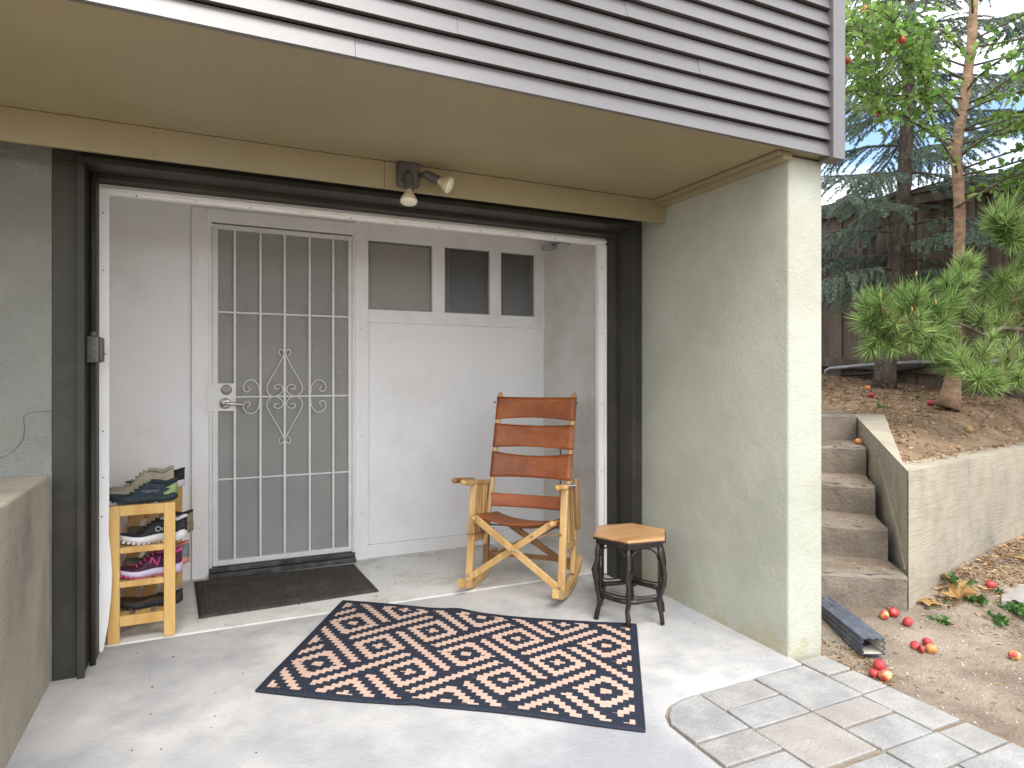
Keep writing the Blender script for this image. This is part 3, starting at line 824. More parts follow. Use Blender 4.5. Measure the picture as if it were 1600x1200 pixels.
# ------------------------------------------------------------------ light fixture, boxes
fx = thing('flood_light', (.82, 2.84, 2.10), 'twin flood light with two cream bulbs above the opening', 'light fixture')
pl = B()
def rr(cx, cz, w, h, r, n=5):
    out = []
    for qx, qz, a0 in ((1, 1, 0), (-1, 1, 90), (-1, -1, 180), (1, -1, 270)):
        for k in range(n + 1):
            a = R(a0 + 90 * k / n)
            out.append((cx + qx * (w / 2 - r) + r * math.cos(a), cz + qz * (h / 2 - r) + r * math.sin(a)))
    return out
def slab_y(bb, poly, y0, y1, s1=1.0):
    n = len(poly)
    mx_ = sum(p[0] for p in poly) / n; mz_ = sum(p[1] for p in poly) / n
    vs = [(x, y0, z) for x, z in poly] + [(mx_ + (x - mx_) * s1, y1, mz_ + (z - mz_) * s1) for x, z in poly]
    bb.add(vs, [tuple(range(n)), tuple(range(2 * n - 1, n - 1, -1))] + [(i, n + i, n + (i + 1) % n, (i + 1) % n) for i in range(n)])
slab_y(pl, rr(.805, 2.100, .105, .118, .018), 2.8395, 2.824, 1.0)
slab_y(pl, rr(.805, 2.100, .105, .118, .018), 2.824, 2.808, .86)
pl.build('back_plate', M['fixture'], fx, bevel=.002)
def lamp(p0, elbow, d, bulb_r, L0):
    d = Vector(d).normalized()
    e = Vector(elbow)
    B().tube([p0, e - (e - Vector(p0)) * .25, e], [.011, .012, .015], 12).build('swivel_arm', M['fixture'], fx, smooth=True)
    s = e + d * .0
    B().lathe([(.008, -.012), (.017, -.004), (.020, .010), (.0215, .060), (.0205, .066), (.014, .066)], s, d, 20).build('socket', M['fixture'], fx)
    B().lathe([(.0135, .060), (.0155, .072), (.020, .082), (.030, .098), (.0375, .114)], s, d, 24).build('bulb_neck', M['bulb_neck'], fx, smooth=True)
    B().lathe([(.0376, .1135), (.0385, .119), (.034, .128), (.022, .134), (.001, .136)], s, d, 24).build('bulb', M['bulb'], fx, smooth=True)
lamp((.800, 2.81, 2.105), (.795, 2.775, 2.078), (-.06, -.14, -1), .045, .1)
lamp((.852, 2.81, 2.098), (.872, 2.785, 2.098), (.80, -.42, -.42), .045, .1)

jb = thing('junction_box', (-.445, 3.19, 1.29), 'charcoal electrical box with conduit on the left door casing', 'electrical box')
B().box(-.4635, -.418, 3.115, 3.195, 1.245, 1.355).build('box_body', M['fixture'], jb, bevel=.006, seg=3)
B().box(-.4175, -.408, 3.120, 3.190, 1.250, 1.350).build('cover_plate', M['fixture'], jb, bevel=.003)
for dz in (-.032, 0, .032):
    B().lathe([(.0125, 0), (.0125, .0025), (.010, .003), (.010, .0015), (.001, .0015)], (-.440, 3.1145, 1.300 + dz), (0, -1, 0), 16).build('knockout', M['fixture'], jb)
B().lathe([(.016, 0), (.016, .018)], (-.443, 3.155, 1.3555), (0, 0, 1), 12).build('conduit_nut', M['fixture'], jb)
B().tube([(-.444, 3.155, 1.37), (-.444, 3.155, 2.035)], .0115, 12).build('conduit', M['casing'], jb, smooth=True)
B().tube([(-.446, 3.155, -.01), (-.446, 3.155, 1.2445)], .0115, 12).build('conduit', M['casing'], jb, smooth=True)
B().tube([(-.408, 3.155, 1.285), (-.398, 3.150, 1.282)], .0025, 6).build('toggle', M['steel'], jb)

sbx = thing('ceiling_bracket', (2.19, 4.05, 2.13), 'small galvanised bracket in the upper right corner of the recess', 'bracket')
B().box(2.165, 2.235, 4.02, 4.135, 2.105, 2.150).build('bracket_body', M['galv'], sbx, bevel=.002)
B().tube([(2.20, 4.02, 2.128), (2.205, 3.985, 2.130), (2.225, 3.95, 2.140)], .009, 8).build('connector', M['steel_dark'], sbx)
B().tube([(2.2345, 3.95, 2.14), (2.233, 3.85, 2.10), (2.2345, 3.75, 2.115), (2.234, 3.62, 2.12), (2.2345, 3.5, 2.11)], .0018, 5).build('wire', M['stem'], sbx)

# ------------------------------------------------------------------ mats
dm = thing('door_mat', (.38, 3.82, 0), 'dark rubber door mat on the white floor before the door', 'door mat')
mc = [(-.055, 3.505), (.838, 3.530), (.816, 4.110), (-.088, 4.145)]
def bil(c, u, v, z=0.0):
    a = Vector(c[0]).lerp(Vector(c[1]), u); b_ = Vector(c[3]).lerp(Vector(c[2]), u)
    p = a.lerp(b_, v)
    return (p.x, p.y, z)
mb = B()
def mat_fn(u, v):
    e = min(u * .9, (1 - u) * .9, v * .6, (1 - v) * .6)
    z = .0035 + .006 * min(1, e / .012) + .0018 * math.sin(u * 9) * math.cos(v * 5)
    return bil(mc, u, v, z)
mb.grid(mat_fn, 40, 30)
mb.build('mat_field', M['mat'], dm, smooth=True, thick=.005)
rb = B()
for ring, nU, nV in ((.055, 64, 40), (.078, 62, 38)):
    for k in range(nU):
        for vv in (ring * 1.5, 1 - ring * 1.5):
            u = ring + (1 - 2 * ring) * k / (nU - 1)
            x, y, _ = bil(mc, u, vv)
            rb.box(x - .0042, x + .0042, y - .004, y + .004, .0098, .0125)
    for k in range(1, nV - 1):
        for uu in (ring, 1 - ring):
            v = ring * 1.5 + (1 - 3 * ring) * k / (nV - 1)
            x, y, _ = bil(mc, uu, v)
            rb.box(x - .0042, x + .0042, y - .004, y + .004, .0098, .0125)
o = rb.build('raised_dots', M['mat_rib'], dm)
o['kind'] = 'stuff'

def rug_material():
    m = bpy.data.materials.new('woven_rug')
    m.use_nodes = True
    nt = m.node_tree; L = nt.links
    b = nt.nodes['Principled BSDF']
    b.inputs['Roughness'].default_value = .75
    b.inputs['Specular IOR Level'].default_value = .3
    uv = nt.nodes.new('ShaderNodeUVMap')
    sep = nt.nodes.new('ShaderNodeSeparateXYZ')
    L.new(uv.outputs[0], sep.inputs[0])
    def mt(op, a, b_=None, c=None):
        n = nt.nodes.new('ShaderNodeMath'); n.operation = op
        for i, v in enumerate((a, b_, c)):
            if v is None: continue
            if isinstance(v, (int, float)): n.inputs[i].default_value = v
            else: L.new(v, n.inputs[i])
        return n.outputs[0]
    U, V = sep.outputs[0], sep.outputs[1]            # metres along the long and the short side
    # ragged stitch grid
    st_x = .0215
    nz = nt.nodes.new('ShaderNodeTexNoise'); nz.inputs['Scale'].default_value = 60; nz.inputs['Detail'].default_value = 1
    L.new(uv.outputs[0], nz.inputs['Vector'])
    jx = mt('MULTIPLY', mt('SUBTRACT', nz.outputs['Fac'], .5), .006)
    qx = mt('MULTIPLY', mt('ADD', mt('FLOOR', mt('DIVIDE', mt('ADD', U, jx), st_x)), .5), st_x)
    qy = V
    PX, PY = .4000, .4080                         # full diamond pitch
    x = mt('DIVIDE', mt('ADD', qx, 4.00 + .048), PX)
    y = mt('DIVIDE', mt('ADD', qy, 4.08 + .171), PY)
    a = mt('ADD', x, y)
    c = mt('SUBTRACT', x, y)
    a = mt('ADD', a, 10.0); c = mt('ADD', c, 10.0)
    fa = mt('FRACT', a); fc = mt('FRACT', c)
    m_ = mt('MAXIMUM', mt('ABSOLUTE', mt('SUBTRACT', fa, .5)), mt('ABSOLUTE', mt('SUBTRACT', fc, .5)))
    centre = mt('LESS_THAN', m_, .070)
    ring = mt('MULTIPLY', mt('GREATER_THAN', m_, .200), mt('LESS_THAN', m_, .312))
    da = mt('SUBTRACT', .5, mt('ABSOLUTE', mt('SUBTRACT', fa, .5)))     # distance to a cell border
    dc = mt('SUBTRACT', .5, mt('ABSOLUTE', mt('SUBTRACT', fc, .5)))
    va = mt('FLOOR', mt('ADD', a, .5)); vc = mt('FLOOR', mt('ADD', c, .5))
    par = mt('MODULO', mt('ADD', va, vc), 2.0)
    even = mt('LESS_THAN', par, .5); odd = mt('SUBTRACT', 1.0, even)
    WD, GP = .055, .225
    s1 = mt('MULTIPLY', mt('LESS_THAN', da, WD), mt('SUBTRACT', 1.0, mt('MULTIPLY', mt('LESS_THAN', dc, GP), even)))
    s2 = mt('MULTIPLY', mt('LESS_THAN', dc, WD), mt('SUBTRACT', 1.0, mt('MULTIPLY', mt('LESS_THAN', da, GP), odd)))
    pink = mt('MAXIMUM', mt('MAXIMUM', centre, ring), mt('MAXIMUM', s1, s2))
    # border
    LX, LY = 1.49, .905
    ib = mt('MULTIPLY', mt('MULTIPLY', mt('GREATER_THAN', U, .030), mt('LESS_THAN', U, LX - .030)), mt('MULTIPLY', mt('GREATER_THAN', V, .028), mt('LESS_THAN', V, LY - .028)))
    pink = mt('MULTIPLY', pink, ib)
    # woven ribs
    rib = mt('SINE', mt('ADD', mt('MULTIPLY', U, 700.0), mt('MULTIPLY', V, 420.0)))
    rib2 = mt('MULTIPLY', mt('ADD', rib, 1.0), .5)
    n2 = nt.nodes.new('ShaderNodeTexNoise'); n2.inputs['Scale'].default_value = 9; n2.inputs['Detail'].default_value = 6
    L.new(uv.outputs[0], n2.inputs['Vector'])
    def ramp(c0, c1):
        r = nt.nodes.new('ShaderNodeMixRGB'); r.inputs['Color1'].default_value = c4(c0); r.inputs['Color2'].default_value = c4(c1)
        L.new(mt('MULTIPLY', mt('ADD', rib2, n2.outputs['Fac']), .55), r.inputs['Fac'])
        return r.outputs[0]
    mx = nt.nodes.new('ShaderNodeMixRGB')
    L.new(pink, mx.inputs['Fac'])
    L.new(ramp((.007, .010, .019), (.030, .038, .060)), mx.inputs['Color1'])
    L.new(ramp((.45, .30, .23), (.66, .48, .39)), mx.inputs['Color2'])
    L.new(mx.outputs[0], b.inputs['Base Color'])
    bp = nt.nodes.new('ShaderNodeBump'); bp.inputs['Distance'].default_value = .0015
    L.new(rib2, bp.inputs['Height']); L.new(bp.outputs[0], b.inputs['Normal'])
    return m
rug = thing('patio_rug', (1.0, 2.6, -.02), 'navy and salmon diamond patterned woven rug on the concrete', 'rug')
rc = [(.160, 2.645), (1.350, 1.812), (1.850, 2.550), (.628, 3.455)]
NU, NV = 90, 54
rv, ruv = [], []
for i in range(NU + 1):
    for j in range(NV + 1):
        u, v = i / NU, j / NV
        p = bil(rc, u, v)
        bow = .014 * math.sin(math.pi * u * 2.2 + .6) * (v - .5) * 2
        nx_, ny_ = .57, .82
        X, Y = p[0] + nx_ * bow, p[1] + ny_ * bow
        z = SLAB_Z(Y) + .006 + .004 * max(0, math.sin(u * 11 + v * 3)) * max(0, math.sin(v * 7 + 1))
        # small ripple along the front edge
        z += .008 * math.exp(-((u - .43) / .025) ** 2) * math.exp(-(v / .12) ** 2)
        z += .010 * math.exp(-((u - .42) / .05) ** 2) * math.exp(-((1 - v) / .08) ** 2)
        rv.append((X, Y, z)); ruv.append((u * 1.49, v * .905))
rf = [(i * (NV + 1) + j, (i + 1) * (NV + 1) + j, (i + 1) * (NV + 1) + j + 1, i * (NV + 1) + j + 1) for i in range(NU) for j in range(NV)]
RUGM = rug_material()
o = fast_mesh('rug_field', rv, rf, RUGM, rug, smooth=True)
ul = o.data.uv_layers.new(name='UVMap')
li = np.empty(len(o.data.loops), dtype=np.int32); o.data.loops.foreach_get('vertex_index', li)
ul.data.foreach_set('uv', np.array(ruv, dtype=np.float32)[li].ravel())
so = o.modifiers.new('thickness', 'SOLIDIFY'); so.thickness = .006; so.offset = 0
# bound edge
eb = [rv[i * (NV + 1)] for i in range(NU + 1)] + [rv[NU * (NV + 1) + j] for j in range(1, NV + 1)] + [rv[i * (NV + 1) + NV] for i in range(NU - 1, -1, -1)] + [rv[j] for j in range(NV - 1, 0, -1)]
B().tube(eb + [eb[0]], .0050, 6, cap=False).build('rug_binding', pm('navy_binding', (.012, .017, .030), (.024, .03, .045), scale=80, rough=.8), rug, smooth=True)

# ------------------------------------------------------------------ rocking chair
CO, CW, CB = Vector((1.494, 3.167, 0)), Vector((.713, -.701, 0)), Vector((.701, .713, 0))
def ch(x, y, z): return CO + CW * x + CB * y + Vector((0, 0, z))
chair = thing('rocking_chair', CO, 'wooden rocking chair with russet leather slings, facing the patio', 'rocking chair')
cw, cwd, le = M['chair_wood'], M['chair_wood_dark'], M['leather']
for s in (-1, 1):
    x = .266 * s
    B().bar(ch(x, -.002, .045), ch(x, .070, .578), .040, .026, CB).build('front_post', cw, chair, bevel=.004)
    B().bar(ch(x, .245, .075), ch(x, .315, .548), .030, .032, CB).build('rear_post', cwd if s < 0 else cw, chair, bevel=.004)
    B().bar(ch(x, .035, .275), ch(x, .280, .245), .026, .036).build('side_rail', cw, chair, bevel=.003)
    for k in range(4):
        y = .098 + .047 * k
        B().bar(ch(x, y - .004, .285 - k * .005), ch(x, y + .034, .574 - k * .006), .016, .028, CB).build('slat', cw, chair, bevel=.003)
    B().tube([ch(x, -.085, .612), ch(x, .36, .545)], .0165, 12, round_end=True).build('armrest', cw, chair, smooth=True)
    # rocker
    r = B()
    pr = None
    N = 16
    for i in range(N + 1):
        y = -.125 + .535 * i / N
        zc = (y - .105) ** 2 / 1.02
        q = [ch(x - .018, y, zc + .0), ch(x + .018, y, zc + .0), ch(x + .018, y, zc + .047), ch(x - .018, y, zc + .047)]
        if pr: r.hexa(pr, q)
        pr = q
    ro = r.build('rocker', cw, chair, bevel=.003)
    # seat rails
    xs = .222 * s
    B().tube([ch(xs, -.045, .412), ch(xs, .36, .352)], .0155, 12, round_end=True).build('seat_rail', cw, chair, smooth=True)
    B().tube([ch(.233 * s, .155, .235), ch(.233 * s, .265, .55), ch(.233 * s, .408, 1.078)], .0155, 14, round_end=True).build('back_post', cw, chair, smooth=True)
    for yy_, zz_ in ((-.016, .085),):
        B().lathe([(.008, 0), (.0075, .003), (.001, .005)], ch(x, -.036 if s > 0 else -.016, .085), -CB, 12).build('bolt', M['steel'], chair)
# outer arm rods: left one raised beside the arm, right one hanging
B().tube([ch(-.312, -.100, .622), ch(-.312, .16, .585)], .0150, 12, round_end=True).build('swing_arm', cwd, chair, smooth=True)
B().tube([ch(-.315, -.02, .605), ch(-.262, -.02, .600)], .008, 8).build('arm_pin', M['steel_dark'], chair)
B().tube([ch(.318, .105, .625), ch(.322, .13, .365)], .0155, 12, round_end=True).build('swing_arm', cwd, chair, smooth=True)
B().tube([ch(.325, .10, .600), ch(.262, .08, .592)], .008, 8).build('arm_pin', M['steel_dark'], chair)
B().tube([ch(.305, -.06, .613), ch(.262, -.055, .610)], .0150, 10, round_end=True).build('arm_end', cw, chair, smooth=True)
# crossed front and rear legs
B().bar(ch(-.222, -.026, .412), ch(.256, -.026, .072), .017, .038, (0, 0, 1)).build('cross_leg', cw, chair, bevel=.004)
B().bar(ch(.224, -.006, .412), ch(-.256, -.006, .076), .017, .036, (0, 0, 1)).build('cross_leg', cw, chair, bevel=.004)
B().bar(ch(-.222, .285, .372), ch(.250, .265, .10), .017, .036, (0, 0, 1)).build('cross_leg', cwd, chair, bevel=.004)
B().bar(ch(.222, .305, .370), ch(-.250, .285, .10), .017, .036, (0, 0, 1)).build('cross_leg', cwd, chair, bevel=.004)
B().lathe([(.008, 0), (.0075, .003), (.001, .005)], ch(.002, -.035, .252), -CB, 12).build('bolt', M['steel'], chair)
B().lathe([(.007, 0), (.0065, .003), (.001, .004)], ch(.105, -.015, .329), -CB, 12).build('bolt', M['steel'], chair)
B().tube([ch(-.270, -.020, .315), ch(-.225, .06, .302), ch(-.218, .25, .29)], .0055, 8).build('strap_rod', cwd, chair)
B().tube([ch(.105, -.012, .329), ch(.262, .02, .345)], .0050, 8).build('strap_rod', cwd, chair)
B().tube([ch(-.262, .30, .30), ch(.262, .30, .315)], .0045, 8).build('stretcher', M['steel_dark'], chair)
B().bar(ch(-.262, .27, .14), ch(.262, .27, .14), .018, .026).build('stretcher', cwd, chair, bevel=.003)
# leather back slings
def back_y(z): return .265 + (z - .55) / (1.078 - .55) * (.408 - .265)
def sling(z0, z1, sag, dip_top, dip_bot, name):
    b_ = B()
    xs = .233
    rr_ = .0185
    def fn(u, v):
        a = (u - .5) * 2
        z = z0 + (z1 - z0) * v
        mid = 1 - a * a
        z += -(dip_top if v > .5 else -dip_bot) * mid * abs(v - .5) * 2
        y = back_y(z)
        if abs(a) > .90:
            th = (abs(a) - .90) / .10 * math.pi * 1.25
            X = xs + rr_ * math.sin(th) * 1.0
            Y = y - rr_ * math.cos(th)
            return ch(math.copysign(X, a), Y, z)
        k = a / .90
        return ch(xs * k, y - rr_ + sag * (1 - k * k), z)
    b_.grid(fn, 48, 8)
    return b_.build(name, le, chair, smooth=True, thick=.0045)
sling(.928, 1.068, .018, .004, .016, 'leather_sling')
sling(.764, .910, .024, .012, .010, 'leather_sling')
sling(.594, .748, .030, .026, .004, 'leather_sling')
sling(.432, .508, .030, .008, -.004, 'leather_sling')
def seat_fn(u, v):
    a = (u - .5) * 2
    y = -.012 + .34 * v
    zr = .412 - .148 * (y + .045) + .019
    if abs(a) > .92:
        th = (abs(a) - .92) / .08 * math.pi
        return ch(math.copysign(.222 + .018 * math.sin(th), a), y, zr - .019 + .019 * math.cos(th))
    k = a / .92
    sag = (.040 + .03 * math.sin(math.pi * v)) * (1 - k * k) ** .8
    return ch(.222 * k, y - .02 * (1 - k * k) * (1 - v) * 0, zr - sag)
B().grid(seat_fn, 48, 14).build('seat_sling', le, chair, smooth=True, thick=.005)
for s, dx in ((-1, -.255), (1, .256)):
    B().tube([ch(dx, .375, 1.030), ch(dx * 1.02, .378, 1.036)], .006, 8).build('dowel_pin', le, chair)

# ------------------------------------------------------------------ hexagonal stool
SC = Vector((1.915, 2.690, 0))
stool = thing('hexagonal_stool', (SC.x, SC.y, -.012), 'small hexagonal stool with dark twig legs and a worn wood top', 'stool')
SZ = -.014
def hexp(r, a0=-8): return [(SC.x + r * math.cos(R(a0 + 60 * k)), SC.y + r * math.sin(R(a0 + 60 * k))) for k in range(6)]
B().prism(hexp(.197), .393, .407).build('stool_top', M['stool_top'], stool, bevel=.003)
B().prism(hexp(.203), .384, .3925).build('top_edge', M['twig'], stool, bevel=.002)
B().prism(hexp(.188), .362, .3835).build('top_apron', M['twig'], stool, bevel=.003)
lp = []
for k in range(6):
    a = R(-8 + 60 * k)
    e = Vector((math.cos(a), math.sin(a), 0)); tt = Vector((-e.y, e.x, 0))
    prof = [(.170, .37), (.176, .33), (.187, .28), (.193, .23), (.189, .18), (.176, .13), (.168, .10), (.168, .06), (.178, .025), (.186, SZ + .001)]
    pts, rad = [], []
    for i, (r_, z) in enumerate(prof):
        j = tt * rng.uniform(-.006, .006) + e * rng.uniform(-.004, .004)
        pts.append(SC + e * r_ + j * (0 if i in (0, 9) else 1) + Vector((0, 0, z)))
        rad.append(.0120 + rng.uniform(-.0015, .0022))
    B().tube(pts, rad, 9).build('leg', M['twig'], stool, smooth=True)
    lp.append((e, tt))
for k in range(6):
    e0, e1 = lp[k][0], lp[(k + 1) % 6][0]
    p, q = SC + e0 * .168 + Vector((0, 0, .105)), SC + e1 * .168 + Vector((0, 0, .105))
    mid = (p + q) / 2 + Vector((0, 0, rng.uniform(-.006, .004)))
    B().tube([p, p.lerp(mid, .5) + Vector((0, 0, rng.uniform(-.004, .004))), mid, mid.lerp(q, .5), q], [.011, .0125, .0115, .013, .011], 9).build('stretcher', M['twig'], stool, smooth=True)
    # thin bent cane between the legs
    n_ = 20
    arc = []
    for i in range(n_ + 1):
        s = i / n_
        # U shape: from top of leg k down to stretcher and up to top of leg k+1
        w_ = .5 - .46 * math.cos(math.pi * min(1, max(0, (s - .35) / .3))) if .35 < s < .65 else (.04 if s <= .35 else .96)
        z = .345 - (.345 - .125) * math.sin(math.pi * s) ** .35
        base = (SC + e0 * .170).lerp(SC + e1 * .170, w_)
        arc.append(base + Vector((0, 0, z)))
    B().tube(arc, .0042, 6).build('bent_cane', M['twig'], stool, smooth=True)
    up = []
    for i in range(13):
        s = i / 12
        w_ = .06 + .88 * s
        z = .30 + .058 * math.sin(math.pi * s) ** .45
        up.append((SC + e0 * .172).lerp(SC + e1 * .172, w_) + Vector((0, 0, z)))
    B().tube(up, .0042, 6).build('bent_cane', M['twig'], stool, smooth=True)

# ------------------------------------------------------------------ shoe rack and shoes
RX0, RX1, RY0, RY1 = -.416, -.150, 3.345, 4.13
rack = thing('shoe_rack', (-.283, 3.72, 0), 'honey pine shoe rack with slatted shelves beside the door', 'shoe rack')
HN = M['honey']
PW = .046
SH = (.118, .272, .424)
for yy_ in (RY0, RY1):
    y0, y1 = yy_ - .013, yy_ + .013
    B().box(RX0, RX0 + PW, y0, y1, .001, .612).build('leg', HN, rack, bevel=.002)
    B().box(RX1 - PW, RX1, y0, y1, .001, .612).build('leg', HN, rack, bevel=.002)
    B().box(RX0 + PW, RX1 - PW, y0 + .002, y1 - .002, .566, .6115).build('end_rail', HN, rack, bevel=.002)
    for z in SH: B().box(RX0 + PW, RX1 - PW, y0 + .003, y1 - .003, z - .026 if z > .2 else z - .045, z).build('end_rail', HN, rack, bevel=.002)
slat0 = B().box(-.283 - .030, -.283 + .030, RY0 + .013, RY1 - .013, 0, .014).build('shelf_slat', HN, rack, bevel=.0015)
first = True
for z in SH + (.596,):
    for dx in (-.085, 0, .085):
        lx = Vector((dx, 0, z - .016))
        if first: slat0.location = lx; first = False
        else: copy_part(slat0, lx, rack)

def make_shoe(name, loc, yaw, L, W, H, up_m, sole_m, line_m, label, sole_h=.028, low=False, mark=None, lace_m=None, heel_m=None, toe_spring=.018, pitch=0.0):
    t = thing(name, loc, label, 'shoe')
    cy_, sy_ = math.cos(yaw), math.sin(yaw)
    cp, sp_ = math.cos(pitch), math.sin(pitch)
    def T(x, y, z):                       # x from heel (0) to toe (L), y across
        x -= L / 2
        x, z = x * cp - z * sp_, x * sp_ + z * cp
        return (loc[0] + x * cy_ - y * sy_, loc[1] + x * sy_ + y * cy_, loc[2] + z)
    def half(s):                          # outline half width
        a = .42 + .10 * math.sin(s * math.pi * .9 + .2)
        w = W * .5 * (.74 + .30 * sstep(.35, .72, s)) - W * .10 * math.exp(-((s - .42) / .12) ** 2)
        end = min(1, math.sqrt(max(0, 1 - ((.13 - s) / .13) ** 2)) if s < .13 else 1) * (math.sqrt(max(0, 1 - ((s - .72) / .28) ** 2)) if s > .72 else 1)
        return max(.0015, w * end)
    def lift(s): return toe_spring * sstep(.62, 1, s) + .004 * sstep(.2, 0, s)
    # sole
    b_ = B()
    N = 26
    rings = []
    for i in range(N + 1):
        s = i / N
        h = half(s) * 1.06 + .001
        z0 = lift(s); z1 = z0 + sole_h * (1.0 - .28 * sstep(.3, .9, s)) + (.006 if s < .15 else 0)
        rings.append([(-h * .93, z0), (-h * 1.02, z0 + (z1 - z0) * .5), (-h * .97, z1), (h * .97, z1), (h * 1.02, z0 + (z1 - z0) * .5), (h * .93, z0)])
    vs = [T(L * i / N, y, z) for i, rg in enumerate(rings) for y, z in rg]
    fs = [(i * 6 + k, i * 6 + (k + 1) % 6, (i + 1) * 6 + (k + 1) % 6, (i + 1) * 6 + k) for i in range(N) for k in range(6)]
    fs += [tuple(range(6)), tuple(N * 6 + k for k in range(5, -1, -1))]
    b_.add(vs, fs).build('sole', sole_m, t, smooth=True)
    # tread blocks
    tb = B()
    for i in range(13):
        s = .05 + .9 * i / 13
        h = half(s) * 1.03
        z0 = lift(s)
        for sg in (-1, 1):
            c = [T(L * s + q[0], sg * h * q[1], z0 + q[2]) for q in ((0, .80, -.004), (.012, .80, -.004), (.012, 1.0, -.004), (0, 1.0, -.004), (0, .80, .004), (.012, .80, .004), (.012, 1.0, .004), (0, 1.0, .004))]
            tb.hexa(c[:4], c[4:])
    tb.build('tread', line_m, t)
    # upper with an open collar
    def height(s):
        top = H * (.98 - .10 * math.exp(-((s - .17) / .09) ** 2)) if s < .34 else H * (1 - .62 * sstep(.34, .80, s))
        if low: top = H * (.62 + .14 * sstep(.1, 0, s)) if s < .34 else H * (.66 - .30 * sstep(.34, .85, s))
        end = math.sqrt(max(0, 1 - ((s - .80) / .20) ** 2)) if s > .80 else 1
        return max(.006, (top - sole_h) * (.35 + .65 * end if s > .8 else 1))
    b_ = B(); lin = B()
    NA = 16
    rows = []
    for i in range(N + 1):
        s = i / N
        h = half(s) * .97
        zb = lift(s) + sole_h * (.9 - .28 * sstep(.3, .9, s))
        ht = height(s)
        row = []
        open_ = sstep(.0, .07, s) * (1 - sstep(.34, .44, s))
        for k in range(NA + 1):
            a = math.pi * k / NA
            ca, sa = math.cos(a), math.sin(a)
            narrow = 1 - .38 * (max(0, sa) ** 2) * (1 if s < .5 else .6)
            y = -h * math.copysign(abs(ca) ** .62, ca) * narrow
            z = zb + ht * (max(0, sa) ** .72)
            if sa > .86: z -= open_ * (ht * .62) * sstep(.86, .97, sa)
            row.append(T(L * s * .985 + .002, y, z))
        rows.append(row)
    vs = [p for r_ in rows for p in r_]
    fs = [(i * (NA + 1) + k, (i + 1) * (NA + 1) + k, (i + 1) * (NA + 1) + k + 1, i * (NA + 1) + k + 1) for i in range(N) for k in range(NA)]
    fs += [tuple(range(NA + 1)), tuple(N * (NA + 1) + k for k in range(NA, -1, -1))]
    b_.add(vs, fs).build('upper', up_m, t, smooth=True)
    # collar band and heel counter
    for sg in (-1, 1):
        pts = []
        for i in range(9):
            s = .02 + .36 * i / 8
            ht = height(s); h = half(s)
            pts.append(T(L * s, sg * h * .52, lift(s) + sole_h * .8 + ht * .98))
        B().tube(pts, .0055, 6, round_end=True).build('collar', line_m, t, smooth=True)
    if heel_m:
        hb = B()
        def hf(u, v):
            s = .001 + .17 * u ** 1.6
            return T(L * s - .002, 0, 0)
        for sg in (-1, 1):
            hb.grid(lambda u, v: T(L * (.005 + .2 * u), sg * (half(.005 + .2 * u) * .97 * (1 - .25 * v) + .002), lift(.1) + sole_h + v * height(.08) * .8 * (1 - .5 * u)), 6, 4)
        hb.build('heel_counter', heel_m, t, smooth=True, thick=.002)
    if lace_m:
        for i in range(5):
            s = .42 + .06 * i
            h = half(s) * .46
            zt = lift(s) + sole_h * .75 + height(s)
            B().tube([T(L * s, -h, zt - .012), T(L * s + .008, -h * .4, zt + .003), T(L * s + .012, h * .4, zt + .003), T(L * s + .004, h, zt - .012)], .0028, 6).build('lace', lace_m, t, smooth=True)
    if mark:
        for txt, size, mm, s, zf, shear in mark:
            # printed on the side that faces the patio
            side = 1 if sy_ * 0 + cy_ < 0 else -1
            h = half(s) * (1.0) * .985 + .0022
            zc = lift(s) + sole_h + (height(s)) * zf
            p = Vector(T(L * s, side * h, zc))
            ex = Vector(T(0, 0, 0)) - Vector(T(1, 0, 0))      # reads toe (left) to heel (right)
            if side < 0: ex = -ex
            ex.normalize()
            ez = Vector((0, 0, 1)); ey = ez.cross(ex)
            ez2 = (ez - ey * .12).normalized()
            nrm = ex.cross(ez2).normalized()
            mtx = Matrix((ex, ez2, nrm)).transposed().to_4x4()
            mtx.translation = p
            text_mesh(txt, size, mm, t, mtx, shear=shear)
    return t
navy, navy2 = shoe_mat('navy_mesh', (.016, .024, .033), (.036, .048, .062)), shoe_mat('dark_teal_rubber', (.018, .03, .035), (.035, .05, .055))
grn = shoe_mat('lime_fabric', (.22, .32, .12), (.32, .42, .18))
beige, beige2 = shoe_mat('beige_suede', (.34, .29, .21), (.46, .40, .30)), shoe_mat('cream_sole', (.52, .47, .38), (.62, .57, .48))
blk, wht = shoe_mat('black_mesh', (.016, .016, .019), (.038, .038, .044)), shoe_mat('white_foam', (.62, .62, .62), (.72, .72, .72))
pnk, plum = shoe_mat('hot_pink', (.55, .05, .19), (.68, .12, .28)), shoe_mat('plum_mesh', (.045, .012, .028), (.09, .025, .055))
olv = shoe_mat('olive_canvas', (.17, .145, .09), (.25, .215, .145))
gry, cor = shoe_mat('grey_mesh', (.17, .20, .20), (.26, .29, .29)), shoe_mat('coral_foam', (.62, .20, .16), (.70, .28, .22))
brn = shoe_mat('brown_leather', (.055, .032, .02), (.10, .06, .038))
lav = shoe_mat('lavender_foam', (.50, .44, .58), (.60, .55, .68))
whm = pm('grey_print', (.24, .27, .30), rough=.6)
TOP = .612
PIY = math.pi
def sx(): return -.262
make_shoe('shoe', (-.285, 3.405, TOP + .002), PIY + .05, .285, .10, .100, navy, navy2, navy2, 'dark blue trail shoe with grey lettering on top of the rack', mark=[('LA SPORTIVA', .017, whm, .44, .30, 0)], heel_m=grn, lace_m=grn)
make_shoe('shoe', (-.300, 3.545, TOP + .012), PIY + .02, .285, .10, .125, beige, beige2, beige, 'beige suede shoe behind the dark blue one on the rack top', lace_m=beige, pitch=-.06)
